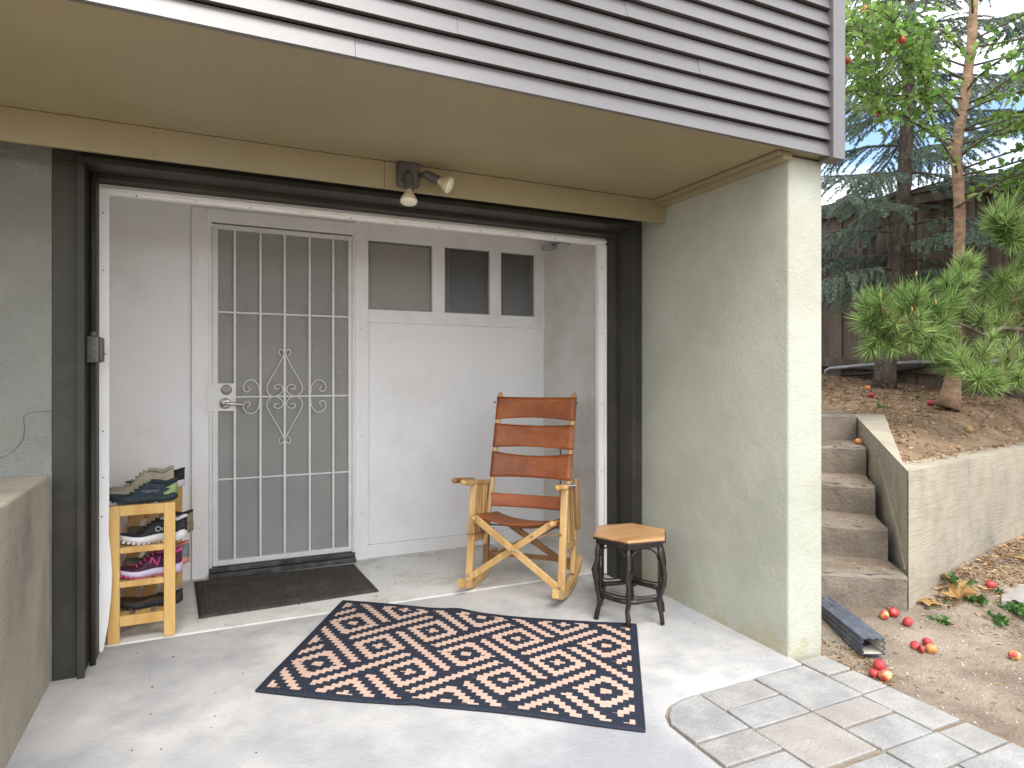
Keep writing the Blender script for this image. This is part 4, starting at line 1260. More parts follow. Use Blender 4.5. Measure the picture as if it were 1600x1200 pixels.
make_shoe('shoe', (-.262, 3.80, TOP + .002), PIY - .03, .275, .098, .098, blk, wht, blk, 'black slip-on with white sole at the back of the rack top')
make_shoe('shoe', (-.245, 3.415, SH[2] + .003), PIY + .04, .285, .10, .112, blk, wht, wht, 'black and white running shoe on the upper middle shelf', sole_h=.036, mark=[('On', .032, wht, .40, .28, .1)], lace_m=blk, heel_m=blk)
make_shoe('shoe', (-.222, 3.56, SH[2] + .003), PIY - .04, .285, .10, .105, olv, olv, blk, 'olive brown shoe behind the black and white one', lace_m=olv)
make_shoe('shoe', (-.258, 3.41, SH[1] + .003), PIY + .03, .27, .096, .108, plum, lav, pnk, 'plum running shoe with hot pink letter on the lower middle shelf', sole_h=.032, mark=[('N', .062, pnk, .44, .42, .25)], lace_m=pnk)
make_shoe('shoe', (-.238, 3.55, SH[1] + .003), PIY - .05, .28, .10, .110, gry, cor, cor, 'grey running shoe with coral sole behind the plum one', lace_m=gry, heel_m=gry)
make_shoe('shoe', (-.262, 3.45, SH[0] + .003), PIY - .06, .28, .10, .075, brn, blk, blk, 'low dark brown shoe on the bottom shelf of the rack', low=True)

# ------------------------------------------------------------------ garden steps, walls, downspout
steps = thing('garden_steps', (3.2, 2.5, 0), 'worn concrete steps climbing to the garden behind the pier', 'steps')
SL = [(2.845, 2.318), (3.09, 2.518), (3.345, 2.726), (3.615, 2.946), (3.813, 3.108)]
SR = [(3.180, 2.092), (3.312, 2.286), (3.506, 2.498), (3.780, 2.757), (4.025, 3.005)]
SZT = [.183, .366, .550, .739, .928]
for k in range(5):
    l, r_ = Vector(SL[k]), Vector(SR[k])
    d = (l - r_).normalized()
    l2 = r_ + d * max(.75, (r_.x - 2.52) / max(.2, -d.x))
    if k < 4: bl, br = Vector(SL[k + 1]) + Vector((.06, .06)), Vector(SR[k + 1]) + Vector((.06, .06))
    else: bl, br = l + Vector((.35, .45)), r_ + Vector((.30, .38))
    d2 = (bl - br).normalized()
    bl2 = br + d2 * ((l2 - r_).length + .15)
    b_ = B()
    nS = 14
    zt = SZT[k]
    prevq = None
    for i in range(nS + 1):
        f = i / nS
        fp = r_.lerp(l2, f); bp_ = br.lerp(bl2, f)
        j = rng.uniform(-.004, .004); jz = rng.uniform(-.004, .004)
        ins = (bp_ - fp).normalized()
        rows = [(fp + ins * (.012 + j), -.2), (fp + ins * (.004 + j), zt - .03 + jz), (fp + ins * (.004 + j), zt - .016 + jz), (fp + ins * (.016 + j), zt - .003 + jz), (fp + ins * .05, zt), (bp_, zt + .004), (bp_, -.2)]
        q = [(p.x, p.y, z) for p, z in rows]
        n0 = len(b_.v)
        b_.v += q
        if i == 0: b_.f.append(tuple(n0 + m_ for m_ in range(7)))
        if i == nS: b_.f.append(tuple(n0 + m_ for m_ in range(6, -1, -1)))
        if i: b_.f += [(n0 - 7 + m_, n0 + m_, n0 + (m_ + 1) % 7, n0 - 7 + (m_ + 1) % 7) for m_ in range(7)]
    roughen(b_.build('step', M['step'], steps), .010, .06, 2)

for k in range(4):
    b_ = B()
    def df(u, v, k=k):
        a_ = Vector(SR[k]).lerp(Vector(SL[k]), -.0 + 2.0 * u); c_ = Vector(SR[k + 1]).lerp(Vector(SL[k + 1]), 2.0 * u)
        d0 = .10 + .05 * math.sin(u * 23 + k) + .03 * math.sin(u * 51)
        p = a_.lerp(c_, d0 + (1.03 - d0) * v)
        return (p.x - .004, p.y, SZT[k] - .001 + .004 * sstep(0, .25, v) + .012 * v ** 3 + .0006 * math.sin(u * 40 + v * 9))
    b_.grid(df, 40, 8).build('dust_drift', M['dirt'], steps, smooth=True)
gw = thing('garden_wall', (3.6, 2.4, 0), 'board-formed concrete retaining wall beside the garden steps', 'retaining wall')
C0 = Vector((3.196, 2.098)); E0 = Vector((4.045, 3.018)); Rr = Vector((7.2, 2.096 + (7.2 - 3.192) * .2056))
fd = (Rr - C0).normalized(); nf = Vector((-fd.y, fd.x))
ed = (E0 - C0).normalized(); ne = Vector((ed.y, -ed.x))
def xy(p, z): return (p.x, p.y, z)
b_ = B()
CT = .19
Ee = E0 + ed * .10
b_.prism([(p.x, p.y) for p in (C0, Rr, Rr + nf * .22, C0 + nf * .22 + fd * .30)], -.25, .709)
roughen(b_.build('wall_body', M['concrete_wall'], gw), .009, .16, 7)
b_ = B()
# cheek beside the steps, its top climbing to the garden
inner0 = C0 + fd * .285 + nf * .14
Cs = C0 + ed * .006 + nf * .004
b_.hexa([xy(Cs, -.25), xy(inner0, -.25), xy(Ee + ne * CT, -.25), xy(Ee, -.25)], [xy(Cs, .711), xy(inner0, .711), xy(Ee + ne * CT, .926), xy(Ee, .926)])
roughen(b_.build('cheek', M['concrete_wall'], gw), .010, .14, 5)
# form-board lines left on the cheek
for f0, f1, z0, z1 in ((.10, .62, .30, .70), (.04, .50, .20, .60)):
    p, q = C0 + ed * .98 * f0 - ne * .003, C0 + ed * .98 * f1 - ne * .003
    B().tube([(p.x, p.y, z0), (q.x, q.y, z1)], .0055, 5).build('form_line', M['concrete_wall'], gw)

ds = thing('downspout_extension', (2.62, 2.05, -.03), 'slate blue corrugated downspout extension lying on the dirt', 'downspout')
dd = Vector((2.600 - 2.88, 1.865 - 2.42)).normalized()
dn = Vector((-dd.y, dd.x))
P0 = Vector((2.615, 1.872))
b_ = B()
w, h = .098, .072
prof = []
def corr(n, a, b__, amp):
    out = []
    for i in range(n):
        f = i / n
        out.append((f, amp * (1 if i % 4 in (1, 2) else 0)))
    return out
for f, o_ in corr(12, 0, 1, .005): prof.append((-w / 2 + w * f, h - o_))
for f, o_ in corr(12, 0, 1, .006): prof.append((w / 2 - o_, h - h * f))
for f, o_ in corr(4, 0, 1, .0): prof.append((w / 2 - w * f, 0))
for f, o_ in corr(12, 0, 1, .006): prof.append((-w / 2 + o_, h * f))
LN = 1.0
nP = len(prof)
vs, fs = [], []
for dist in (0, LN):
    c = P0 - dd * dist
    gz = -.024 + .014 * (dist > 0)
    for a, z in prof: vs.append((c.x + dn.x * a, c.y + dn.y * a, gz + z))
fs = [(i, (i + 1) % nP, nP + (i + 1) % nP, nP + i) for i in range(nP)]
b_.add(vs, fs)
b_.build('spout_tube', M['spout'], ds, thick=.0025)
b_ = B()
vs = []
for dist in (.004, .5):
    c = P0 - dd * dist
    for a, z in prof: vs.append((c.x + dn.x * a * .93, c.y + dn.y * a * .93, -.024 + .0025 + z * .93))
b_.add(vs, fs + [tuple(range(nP, 2 * nP))])
b_.build('spout_inside', M['spout_in'], ds)

# ------------------------------------------------------------------ fence
fence = thing('board_fence', (6.4, 5.0, 1.2), 'dark weathered board fence with a flat cap behind the garden', 'fence')
FX = 6.42
def fence_base(y): return terrace_z(FX, y) - .03
def fence_top(y): return 2.953 + (y - 3.18) * (3.118 - 2.953) / (5.198 - 3.18)
y = 1.9
pk = 0
while y < 9.5:
    wd = .138 + rng.uniform(-.006, .004)
    x = FX + (0 if pk % 2 == 0 else .012) + rng.uniform(-.003, .003)
    b_ = B()
    zb, zt = (fence_base(y) if y > 2.8 else .9) - .04, fence_top(y) - .015
    ln = rng.uniform(-.004, .004)
    b_.hexa([(x, y, zb), (x + .018, y, zb), (x + .018, y + wd, zb), (x, y + wd, zb)], [(x, y + ln, zt), (x + .018, y + ln, zt), (x + .018, y + wd + ln, zt), (x, y + wd + ln, zt)])
    b_.build('fence_board', M['fence2' if rng.random() < .4 else 'fence'], fence, bevel=.002)
    b_ = B(); b_.box(x + .0225, x + .036, y + wd - .06, y + wd + .07, zb, zt); b_.build('fence_board', M['fence'], fence)
    y += wd + .004
    pk += 1
for a in (0, 1):
    y0, y1 = 1.9, 9.5
    if a == 0: B().hexa([(FX - .075, y0, fence_top(y0) - .012), (FX + .07, y0, fence_top(y0) - .012), (FX + .07, y1, fence_top(y1) - .012), (FX - .075, y1, fence_top(y1) - .012)],
                        [(FX - .075, y0, fence_top(y0) + .026), (FX + .07, y0, fence_top(y0) + .026), (FX + .07, y1, fence_top(y1) + .026), (FX - .075, y1, fence_top(y1) + .026)]).build('fence_cap', M['fence'], fence, bevel=.003)
for dz0, dz1 in ((-.115, -.02), (-.955, -.86), (-1.80, -1.70)):
    y0, y1 = 1.9, 9.5
    B().hexa([(FX - .060, y0, fence_top(y0) + dz0), (FX - .004, y0, fence_top(y0) + dz0), (FX - .004, y1, fence_top(y1) + dz0), (FX - .060, y1, fence_top(y1) + dz0)],
             [(FX - .060, y0, fence_top(y0) + dz1), (FX - .004, y0, fence_top(y0) + dz1), (FX - .004, y1, fence_top(y1) + dz1), (FX - .060, y1, fence_top(y1) + dz1)]).build('fence_rail', M['fence'], fence, bevel=.003)

pp = thing('conduit_pipe', (6.2, 4.7, 1.22), 'grey pipe bent along the foot of the fence', 'pipe')
B().tube([(6.28, 5.08, 1.20), (6.28, 5.07, 1.26), (6.28, 5.02, 1.285), (6.28, 4.6, 1.315), (6.28, 4.0, 1.335), (6.28, 3.1, 1.33)], .020, 10).build('pipe_run', M['pipe'], pp, smooth=True)
B().tube([(6.31, 4.9, 1.215), (6.31, 4.4, 1.235), (6.30, 4.0, 1.29), (6.29, 3.7, 1.36), (6.3, 3.4, 1.42)], .022, 10).build('black_hose', M['black'], pp, smooth=True)

# ------------------------------------------------------------------ vegetation
def rot_frame(d):
    d = d / (np.linalg.norm(d, axis=-1, keepdims=True) + 1e-9)
    ref = np.where(np.abs(d[..., 2:3]) > .9, np.array([1., 0, 0]), np.array([0, 0, 1.]))
    a = np.cross(d, ref); a /= np.linalg.norm(a, axis=-1, keepdims=True) + 1e-9
    b_ = np.cross(a, d)
    return d, a, b_

def leaves(name, P, D, L, W, mat, parent, droop=.0, kind=None):
    """folded pointed-oval leaves: P base (N,3), D direction, L length, W width"""
    N = len(P)
    d, a, b_ = rot_frame(D)
    ph = nr.uniform(0, 2 * np.pi, (N, 1))
    roll = nr.normal(0, .7, (N, 1))
    a2 = a * np.cos(roll) + b_ * np.sin(roll)
    n2 = -a * np.sin(roll) + b_ * np.cos(roll)
    L = np.broadcast_to(np.asarray(L).reshape(-1, 1), (N, 1)); W = np.broadcast_to(np.asarray(W).reshape(-1, 1), (N, 1))
    pts = [(0, 0, 0), (.30, .42, .09), (.68, .40, .07), (1.0, 0, -.10), (.68, -.40, .07), (.30, -.42, .09), (.5, 0, 0)]
    V = np.stack([P + d * L * x + a2 * W * y + n2 * L * z for x, y, z in pts], 1).reshape(-1, 3)
    base = (np.arange(N) * 7)[:, None]
    q = np.concatenate([base + np.array([[0, 6, 2, 1]]), base + np.array([[6, 3, 2, 2]])], 0)
    tri = [(0, 6, 1), (1, 6, 2), (2, 6, 3), (0, 5, 6), (5, 4, 6), (4, 3, 6)]
    F = np.concatenate([base + np.array([t_]) for t_ in tri], 0)
    o = fast_mesh(name, V, F, mat, parent)
    if kind: o['kind'] = kind
    return o

def needles(P, D, L, W):
    """thin triangles; returns verts, faces"""
    N = len(P)
    d, a, b_ = rot_frame(D)
    ph = nr.uniform(0, np.pi, (N, 1))
    s = a * np.cos(ph) + b_ * np.sin(ph)
    L = np.broadcast_to(np.asarray(L).reshape(-1, 1), (N, 1))
    mid = P + d * L * .55
    V = np.stack([P - s * W * .5, P + s * W * .5, mid + s * W * .5, P + d * L, mid - s * W * .5], 1).reshape(-1, 3)
    base = (np.arange(N) * 5)[:, None]
    F = np.concatenate([base + np.array([t_]) for t_ in ((0, 1, 2), (0, 2, 4), (4, 2, 3))], 0)
    return V, F

def branch_curve(p, d, length, n=8, droop=.0, wander=.12, up=.0):
    p = np.array(p, float); d = np.array(d, float); d /= np.linalg.norm(d)
    out = [p.copy()]
    for i in range(n):
        d = d + nr.normal(0, wander, 3) + np.array([0, 0, -droop + up * (i / n)])
        d /= np.linalg.norm(d)
        p = p + d * length / n
        out.append(p.copy())
    return np.array(out)

# ---- blue-green spruce
def spruce(name, base, path_pts, rad, label, zmin, zmax, blen, count, mat, seed, spare=None, needle=.026, wid=.0042, dens=1.0, trunk_mat='bark_dark'):
    global nr
    nr = np.random.RandomState(seed)
    t = thing(name, base, label, 'tree')
    B().tube(path_pts, rad, 12).build('trunk', M[trunk_mat], t, smooth=True)
    pz = np.array([p[2] for p in path_pts]); px = np.array([p[0] for p in path_pts]); py = np.array([p[1] for p in path_pts])
    limbs = B()
    NP, NDr = [], []
    for k in range(count):
        z = zmin + (zmax - zmin) * (k + nr.uniform(0, .8)) / count
        ang = k * 2.4 + nr.uniform(-.4, .4)
        ln = blen * (1 - .55 * (z - zmin) / (zmax - zmin)) * nr.uniform(.75, 1.15)
        p0 = np.array([np.interp(z, pz, px), np.interp(z, pz, py), z])
        if spare and not spare(p0, ang, ln): continue
        c = branch_curve(p0, (math.cos(ang), math.sin(ang), .16), ln, 9, droop=.085, wander=.05, up=.10)
        limbs.tube([tuple(q) for q in c], list(np.linspace(.012, .003, len(c)) * (.5 + ln * .4)), 6)
        # side twigs
        nt_ = int(34 * ln * dens) + 5
        for j in range(nt_):
            f = .12 + .88 * (j + nr.uniform(0, 1)) / nt_
            i0 = min(int(f * (len(c) - 1)), len(c) - 2); fr = f * (len(c) - 1) - i0
            q = c[i0] * (1 - fr) + c[i0 + 1] * fr
            dirn = c[i0 + 1] - c[i0]; dirn /= np.linalg.norm(dirn)
            side = np.cross(dirn, [0, 0, 1]); side /= np.linalg.norm(side) + 1e-9
            sgn = 1 if j % 2 else -1
            tl = (.34 * (1 - .6 * f) + .07) * nr.uniform(.6, 1.2)
            tw = branch_curve(q, dirn * .75 + side * sgn * .75 + np.array([0, 0, nr.uniform(-.45, .05)]), tl, 4, droop=.16, wander=.08)
            limbs.tube([tuple(a_) for a_ in tw], [.0035, .003, .0025, .002, .0015], 4, cap=False)
            nn = int(230 * tl / .3 * dens)
            ff = nr.uniform(0.02, 1, nn) * 3.999
            ii = ff.astype(int); rr_ = (ff - ii)[:, None]
            pos = tw[ii] * (1 - rr_) + tw[ii + 1] * rr_
            dd_ = tw[ii + 1] - tw[ii]; dd_ /= np.linalg.norm(dd_, axis=1, keepdims=True)
            rd = nr.normal(0, 1, (nn, 3)); rd -= dd_ * (rd * dd_).sum(1, keepdims=True); rd /= np.linalg.norm(rd, axis=1, keepdims=True)
            NP.append(pos); NDr.append(dd_ * .75 + rd * .8)
    limbs.build('limbs', M['bark_dark'], t, smooth=True)
    P, D = np.concatenate(NP), np.concatenate(NDr)
    V, F = needles(P, D, nr.uniform(.7, 1.25, len(P)) * needle, wid)
    o = fast_mesh('crown', V, F, mat, t)
    o['kind'] = 'stuff'
    return t
sp_path = [(5.97, 4.165, 1.05), (5.98, 4.16, 1.20), (6.00, 4.15, 1.6), (6.08, 4.11, 2.3), (6.145, 4.082, 3.0), (6.18, 4.065, 3.8), (6.20, 4.056, 4.5), (6.2, 4.05, 6.5)]
spruce('spruce_tree', (5.97, 4.165, 1.15), sp_path, [.125, .10, .085, .075, .065, .06, .05, .015],
       'blue-green spruce with drooping boughs in front of the fence', 1.95, 5.6, 1.8, 54, M['spruce'], 5, dens=.95,
       spare=lambda p, a, l: not (p[2] < 2.15 and math.cos(a - 3.6) > .75))
fe_path = [(8.8, 3.6, 1.0), (8.8, 3.6, 3.0), (8.8, 3.6, 7.5)]
spruce('evergreen_tree', (8.8, 3.6, 1.0), fe_path, [.15, .12, .02], 'dark evergreen tree beyond the fence at the right edge', 2.2, 7.0, 1.7, 34, M['spruce_far'], 8, needle=.045, wid=.007, dens=.55)

# ---- apple tree: slim tan trunk, leafy arching branches, some fruit
nr = np.random.RandomState(21)
at_ = thing('apple_tree', (5.205, 3.09, 1.0), 'slim tan trunked apple tree with bright green leaves and fruit', 'tree')
ap = [(5.18, 3.10, .95), (5.205, 3.086, 1.03), (5.225, 3.075, 1.2), (5.237, 3.071, 1.433), (5.262, 3.06, 1.9), (5.273, 3.054, 2.428), (5.262, 3.06, 2.7), (5.241, 3.069, 2.95), (5.27, 3.05, 3.15), (5.309, 3.037, 3.373), (5.354, 3.016, 3.786), (5.386, 3.002, 4.418), (5.40, 2.99, 5.2)]
B().tube(ap, [.095, .075, .052, .045, .041, .039, .040, .039, .038, .036, .034, .028, .01], 12).build('trunk', M['bark_tan'], at_, smooth=True)
lb = B(); LPp, LDd, LS = [], [], []
apple_pts = []
def leafy(c, r0, r1, nleaf, lsz=.050, twigs=5, tl=.3):
    lb.tube([tuple(q) for q in c], list(np.linspace(r0, r1, len(c))), 6)
    curves = [c]
    for k in range(twigs):
        i0 = nr.randint(len(c) // 4, len(c) - 1)
        d0 = c[i0 + 1 if i0 + 1 < len(c) else i0] - c[i0 - 1]
        d0 /= np.linalg.norm(d0)
        tw = branch_curve(c[i0], d0 + nr.normal(0, .6, 3), tl * nr.uniform(.5, 1.3), 5, droop=.06, wander=.15)
        lb.tube([tuple(q) for q in tw], list(np.linspace(.004, .0015, len(tw))), 5)
        curves.append(tw)
    for cv in curves:
        ln = np.linalg.norm(np.diff(cv, axis=0), axis=1).sum()
        nn = max(4, int(nleaf * ln))
        ff = nr.uniform(.06, 1, nn) * (len(cv) - 1.001)
        ii = ff.astype(int); rr_ = (ff - ii)[:, None]
        pos = cv[ii] * (1 - rr_) + cv[ii + 1] * rr_
        dd_ = cv[ii + 1] - cv[ii]; dd_ /= np.linalg.norm(dd_, axis=1, keepdims=True)
        LPp.append(pos + nr.normal(0, .012, (nn, 3)))
        LDd.append(dd_ * .5 + nr.normal(0, .7, (nn, 3)) + np.array([0, 0, -.12]))
        LS.append(nr.uniform(.65, 1.3, nn) * lsz)
    return curves
# scaffold branches: (start, direction, length)
BR = [((5.26, 3.06, 2.75), (-.75, -.25, .42), 1.9), ((5.25, 3.07, 2.95), (-.55, .35, .50), 1.7), ((5.28, 3.05, 3.2), (-.8, -.1, .25), 2.1), ((5.31, 3.04, 3.4), (-.45, -.75, .35), 1.6),
      ((5.33, 3.03, 3.6), (-.8, .25, .35), 2.0), ((5.26, 3.06, 2.6), (.35, -.75, .40), 1.4), ((5.3, 3.04, 3.3), (.6, -.5, .3), 1.4), ((5.35, 3.02, 3.8), (.1, -.9, .3), 1.5),
      ((5.36, 3.01, 4.0), (-.7, -.4, .4), 1.8), ((5.38, 3.0, 4.3), (.5, -.2, .6), 1.3), ((5.24, 3.07, 2.5), (-.1, -.8, .25), 1.2), ((5.38, 3.0, 4.4), (-.6, .3, .6), 1.5),
      ((5.30, 3.04, 3.35), (-.95, .05, .02), 2.2), ((5.30, 3.04, 3.5), (-.9, .1, .15), 2.4), ((5.27, 3.05, 3.0), (-.85, .3, .25), 2.2), ((5.32, 3.03, 3.7), (-.85, -.15, .1), 2.3), ((5.27, 3.05, 2.8), (.4, -.85, .3), 1.2), ((5.26, 3.06, 2.75), (.15, -.95, .2), 1.5), ((5.25, 3.06, 2.6), (.5, -.8, .1), 1.5), ((5.28, 3.05, 3.1), (-.1, -.95, .15), 1.5), ((5.35, 3.02, 3.75), (.45, -.85, .0), 1.5), ((5.3, 3.04, 3.25), (-.45, -.85, .1), 1.6), ((5.3, 3.04, 3.3), (.3, -.9, .1), 1.4), ((5.33, 3.03, 3.6), (.55, -.8, .1), 1.4), ((5.27, 3.05, 2.9), (-.2, -.9, .35), 1.3), ((5.30, 3.04, 3.1), (.5, -.8, .15), 1.3), ((5.28, 3.05, 3.0), (.8, -.45, .25), 1.3)]
for p0, d0, ln in BR:
    c = branch_curve(p0, d0, ln, 11, droop=.035, wander=.09)
    cs = leafy(c, .009, .0025, 50, twigs=int(9 * ln) + 4, tl=.42)
    for cv in cs[1:]:
        if nr.rand() < .08: apple_pts.append(cv[-2] - np.array([0, 0, .05]))
lb.build('limbs', M['bark_branch'], at_, smooth=True)
o = leaves('crown', np.concatenate(LPp), np.concatenate(LDd), np.concatenate(LS), np.concatenate(LS) * .66, M['leaf'], at_)
o['kind'] = 'stuff'

def apple_mesh(name, mat, r, seed):
    r_ = random.Random(seed)
    b_ = B()
    prof = []
    for i in range(13):
        a = math.pi * i / 12
        rad = r * math.sin(a) * (1 + .06 * math.cos(a))
        z = -r * .90 * math.cos(a)
        if i >= 10: z -= r * .16 * (i - 9) / 3
        if i <= 1: z += r * .08 * (2 - i)
        prof.append((max(rad, .0006), z))
    b_.lathe(prof, (0, 0, 0), (0, 0, 1), 16)
    o = b_.build(name, mat, None, smooth=True)
    return o
for i, p in enumerate(apple_pts[:9]):
    a = apple_mesh('fruit', M['apple_red' if i % 3 else 'apple_orange'], .026, i)
    a.parent = at_
    a.location = Vector(p) - Vector(at_.location)

# ---- pine with long bright needles, its trunk stands beyond the right edge of the picture
nr = np.random.RandomState(33)
pine = thing('pine_tree', (5.45, 2.55, .85), 'young pine with long bright green needle tufts leaning in from the right', 'tree')
CAMP = np.array([0, 0, CAM_Z])
tk = [(5.75, 2.66, .72), (5.72, 2.66, 1.2), (5.70, 2.68, 1.8), (5.72, 2.66, 2.5), (5.70, 2.68, 3.1)]
B().tube(tk, [.075, .062, .052, .040, .015], 10).build('trunk', M['bark_tan'], pine, smooth=True)
def W(px, py, t):
    u = (px - 800) / 1005.; v = (590 - py) / 1005.
    return np.array([(.4236 + u * .9059) * t, (.9059 - u * .4236) * t, CAM_Z + v * t])
tufts = [(1375, 470, 4.15), (1400, 505, 4.1), (1370, 530, 4.2), (1412, 455, 4.3), (1432, 462, 4.2), (1442, 492, 4.05), (1462, 475, 4.15), (1395, 545, 4.15), (1425, 535, 4.05), (1440, 515, 4.0), (1462, 520, 4.1),
         (1480, 440, 4.25), (1500, 425, 4.3), (1515, 440, 4.2), (1490, 465, 4.2), (1520, 410, 4.35), (1505, 400, 4.4), (1538, 487, 4.3), (1552, 525, 4.2), (1540, 545, 4.15), (1575, 545, 4.2), (1510, 580, 4.05), (1548, 578, 4.05), (1528, 590, 4.0),
         (1580, 575, 4.1), (1600, 560, 4.2), (1595, 590, 4.1), (1560, 600, 4.0), (1552, 335, 4.3), (1575, 345, 4.25), (1592, 338, 4.2), (1560, 365, 4.35), (1585, 375, 4.3), (1600, 360, 4.3), (1570, 435, 4.5), (1590, 440, 4.45), (1600, 415, 4.5),
         (1560, 455, 4.55), (1625, 345, 4.3), (1630, 440, 4.4), (1640, 560, 4.3), (1405, 490, 4.35), (1450, 540, 4.2), (1605, 470, 4.5), (1480, 520, 4.35), (1465, 545, 4.3), (1500, 480, 4.45), (1350, 470, 4.25), (1360, 495, 4.2), (1568, 500, 4.5)]
rj = random.Random(3)
tufts += [(x + rj.uniform(-22, 22), y_ + rj.uniform(-18, 18), t_ + rj.uniform(0, .22)) for x, y_, t_ in tufts if rj.random() < .75]
tufts += [(1478, 500, 4.1), (1492, 540, 4.15), (1470, 560, 4.25), (1500, 560, 4.1), (1350, 500, 4.2), (1360, 545, 4.2)]
hubs = {0: W(1495, 505, 4.35), 1: W(1540, 525, 4.4), 2: W(1590, 515, 4.5), 3: W(1620, 370, 4.6), 4: W(1615, 440, 4.75), 5: W(1560, 420, 4.7)}
limb = B()
tr_at = lambda z: np.array([5.71, 2.67, z])
def limbc(pts, r): limb.tube([tuple(p) for p in pts], r, 8)
LIMB = []
def mainlimb(pts, r):
    limbc(pts, r)
    for q0, q1 in zip(pts, pts[1:]):
        for f in (0, .25, .5, .75): LIMB.append(q0 * (1 - f) + q1 * f)
    LIMB.append(pts[-1])
mainlimb([tr_at(1.42), W(1625, 512, 4.7), hubs[2], W(1565, 512, 4.45), hubs[1], W(1515, 512, 4.38), hubs[0], W(1462, 500, 4.33), W(1425, 498, 4.3), W(1395, 492, 4.25)], [.022, .018, .016, .014, .013, .012, .010, .009, .008, .006])
mainlimb([hubs[1], W(1520, 480, 4.45), W(1500, 445, 4.4), W(1508, 415, 4.42)], [.010, .009, .008, .006])
mainlimb([hubs[1], W(1530, 560, 4.3), W(1545, 585, 4.15)], [.010, .008, .006])
mainlimb([hubs[2], W(1585, 550, 4.4), W(1590, 575, 4.25)], [.010, .008, .006])
mainlimb([tr_at(1.9), W(1640, 400, 4.75), hubs[3], W(1580, 358, 4.4)], [.018, .014, .010, .006])
mainlimb([tr_at(1.7), W(1650, 450, 4.8), hubs[4], hubs[5]], [.018, .014, .010, .008])
NP, NDr, TS, DP, DDr = [], [], [], [], []
for px, py, t in tufts:
    p = W(px, py, t)
    h = min(LIMB, key=lambda q: np.linalg.norm(q - p - np.array([.06, -.02, -.04])))
    dirn = p - h + np.array([0, 0, .05]); dirn /= np.linalg.norm(dirn) + 1e-9
    dirn = dirn + np.array([-.15, -.45, .35]) * .8
    dirn /= np.linalg.norm(dirn)
    mid = (p + h) / 2 + np.array([0, 0, -.02])
    limbc([h, mid, p - dirn * .08, p], [.004, .004, .0045, .004])
    nn = int(190 * nr.uniform(.6, 1.2)); ts = nr.uniform(.72, 1.12)
    f = nr.uniform(0, 1, (nn, 1)) ** .8
    pos = p - dirn * .15 * f
    rd = nr.normal(0, 1, (nn, 3)); rd -= dirn * (rd @ dirn)[:, None]; rd /= np.linalg.norm(rd, axis=1, keepdims=True)
    spread = .35 + .75 * f + nr.normal(0, .15, (nn, 1))
    D = dirn + rd * np.clip(spread * 1.25, .15, 2.2)
    D /= np.linalg.norm(D, axis=1, keepdims=True)
    NP.append(pos); NDr.append((D + np.array([0, 0, -.10])) ); TS.append(np.full(nn, ts))
    dn_ = 26
    DP.append(h + (p - h) * nr.uniform(.2, .9, (dn_, 1))); DDr.append(nr.normal(0, 1, (dn_, 3)) + np.array([0, 0, -.7]))
limb.build('limbs', M['bark_branch'], pine, smooth=True)
P, D = np.concatenate(NP), np.concatenate(NDr)
V, F = needles(P, D, nr.uniform(.095, .165, len(P)) * np.concatenate(TS), .0042)
o = fast_mesh('crown', V, F, M['pine'], pine)
o['kind'] = 'stuff'
V, F = needles(np.concatenate(DP), np.concatenate(DDr), nr.uniform(.05, .10, len(DP) * 26), .0024)
o = fast_mesh('dead_needles', V, F, M['litter'], pine)
o['kind'] = 'stuff'
for px, py, t in ((1432, 428, 4.18), (1462, 472, 4.05), (1375, 462, 4.1), (1425, 484, 4.0)):
    p = W(px, py, t)
    B().tube([tuple(p - np.array([0, 0, .015])), tuple(p), tuple(p + np.array([0, 0, .02]))], [.005, .006, .002], 6).build('bud', M['leaf_dry'], pine, smooth=True)

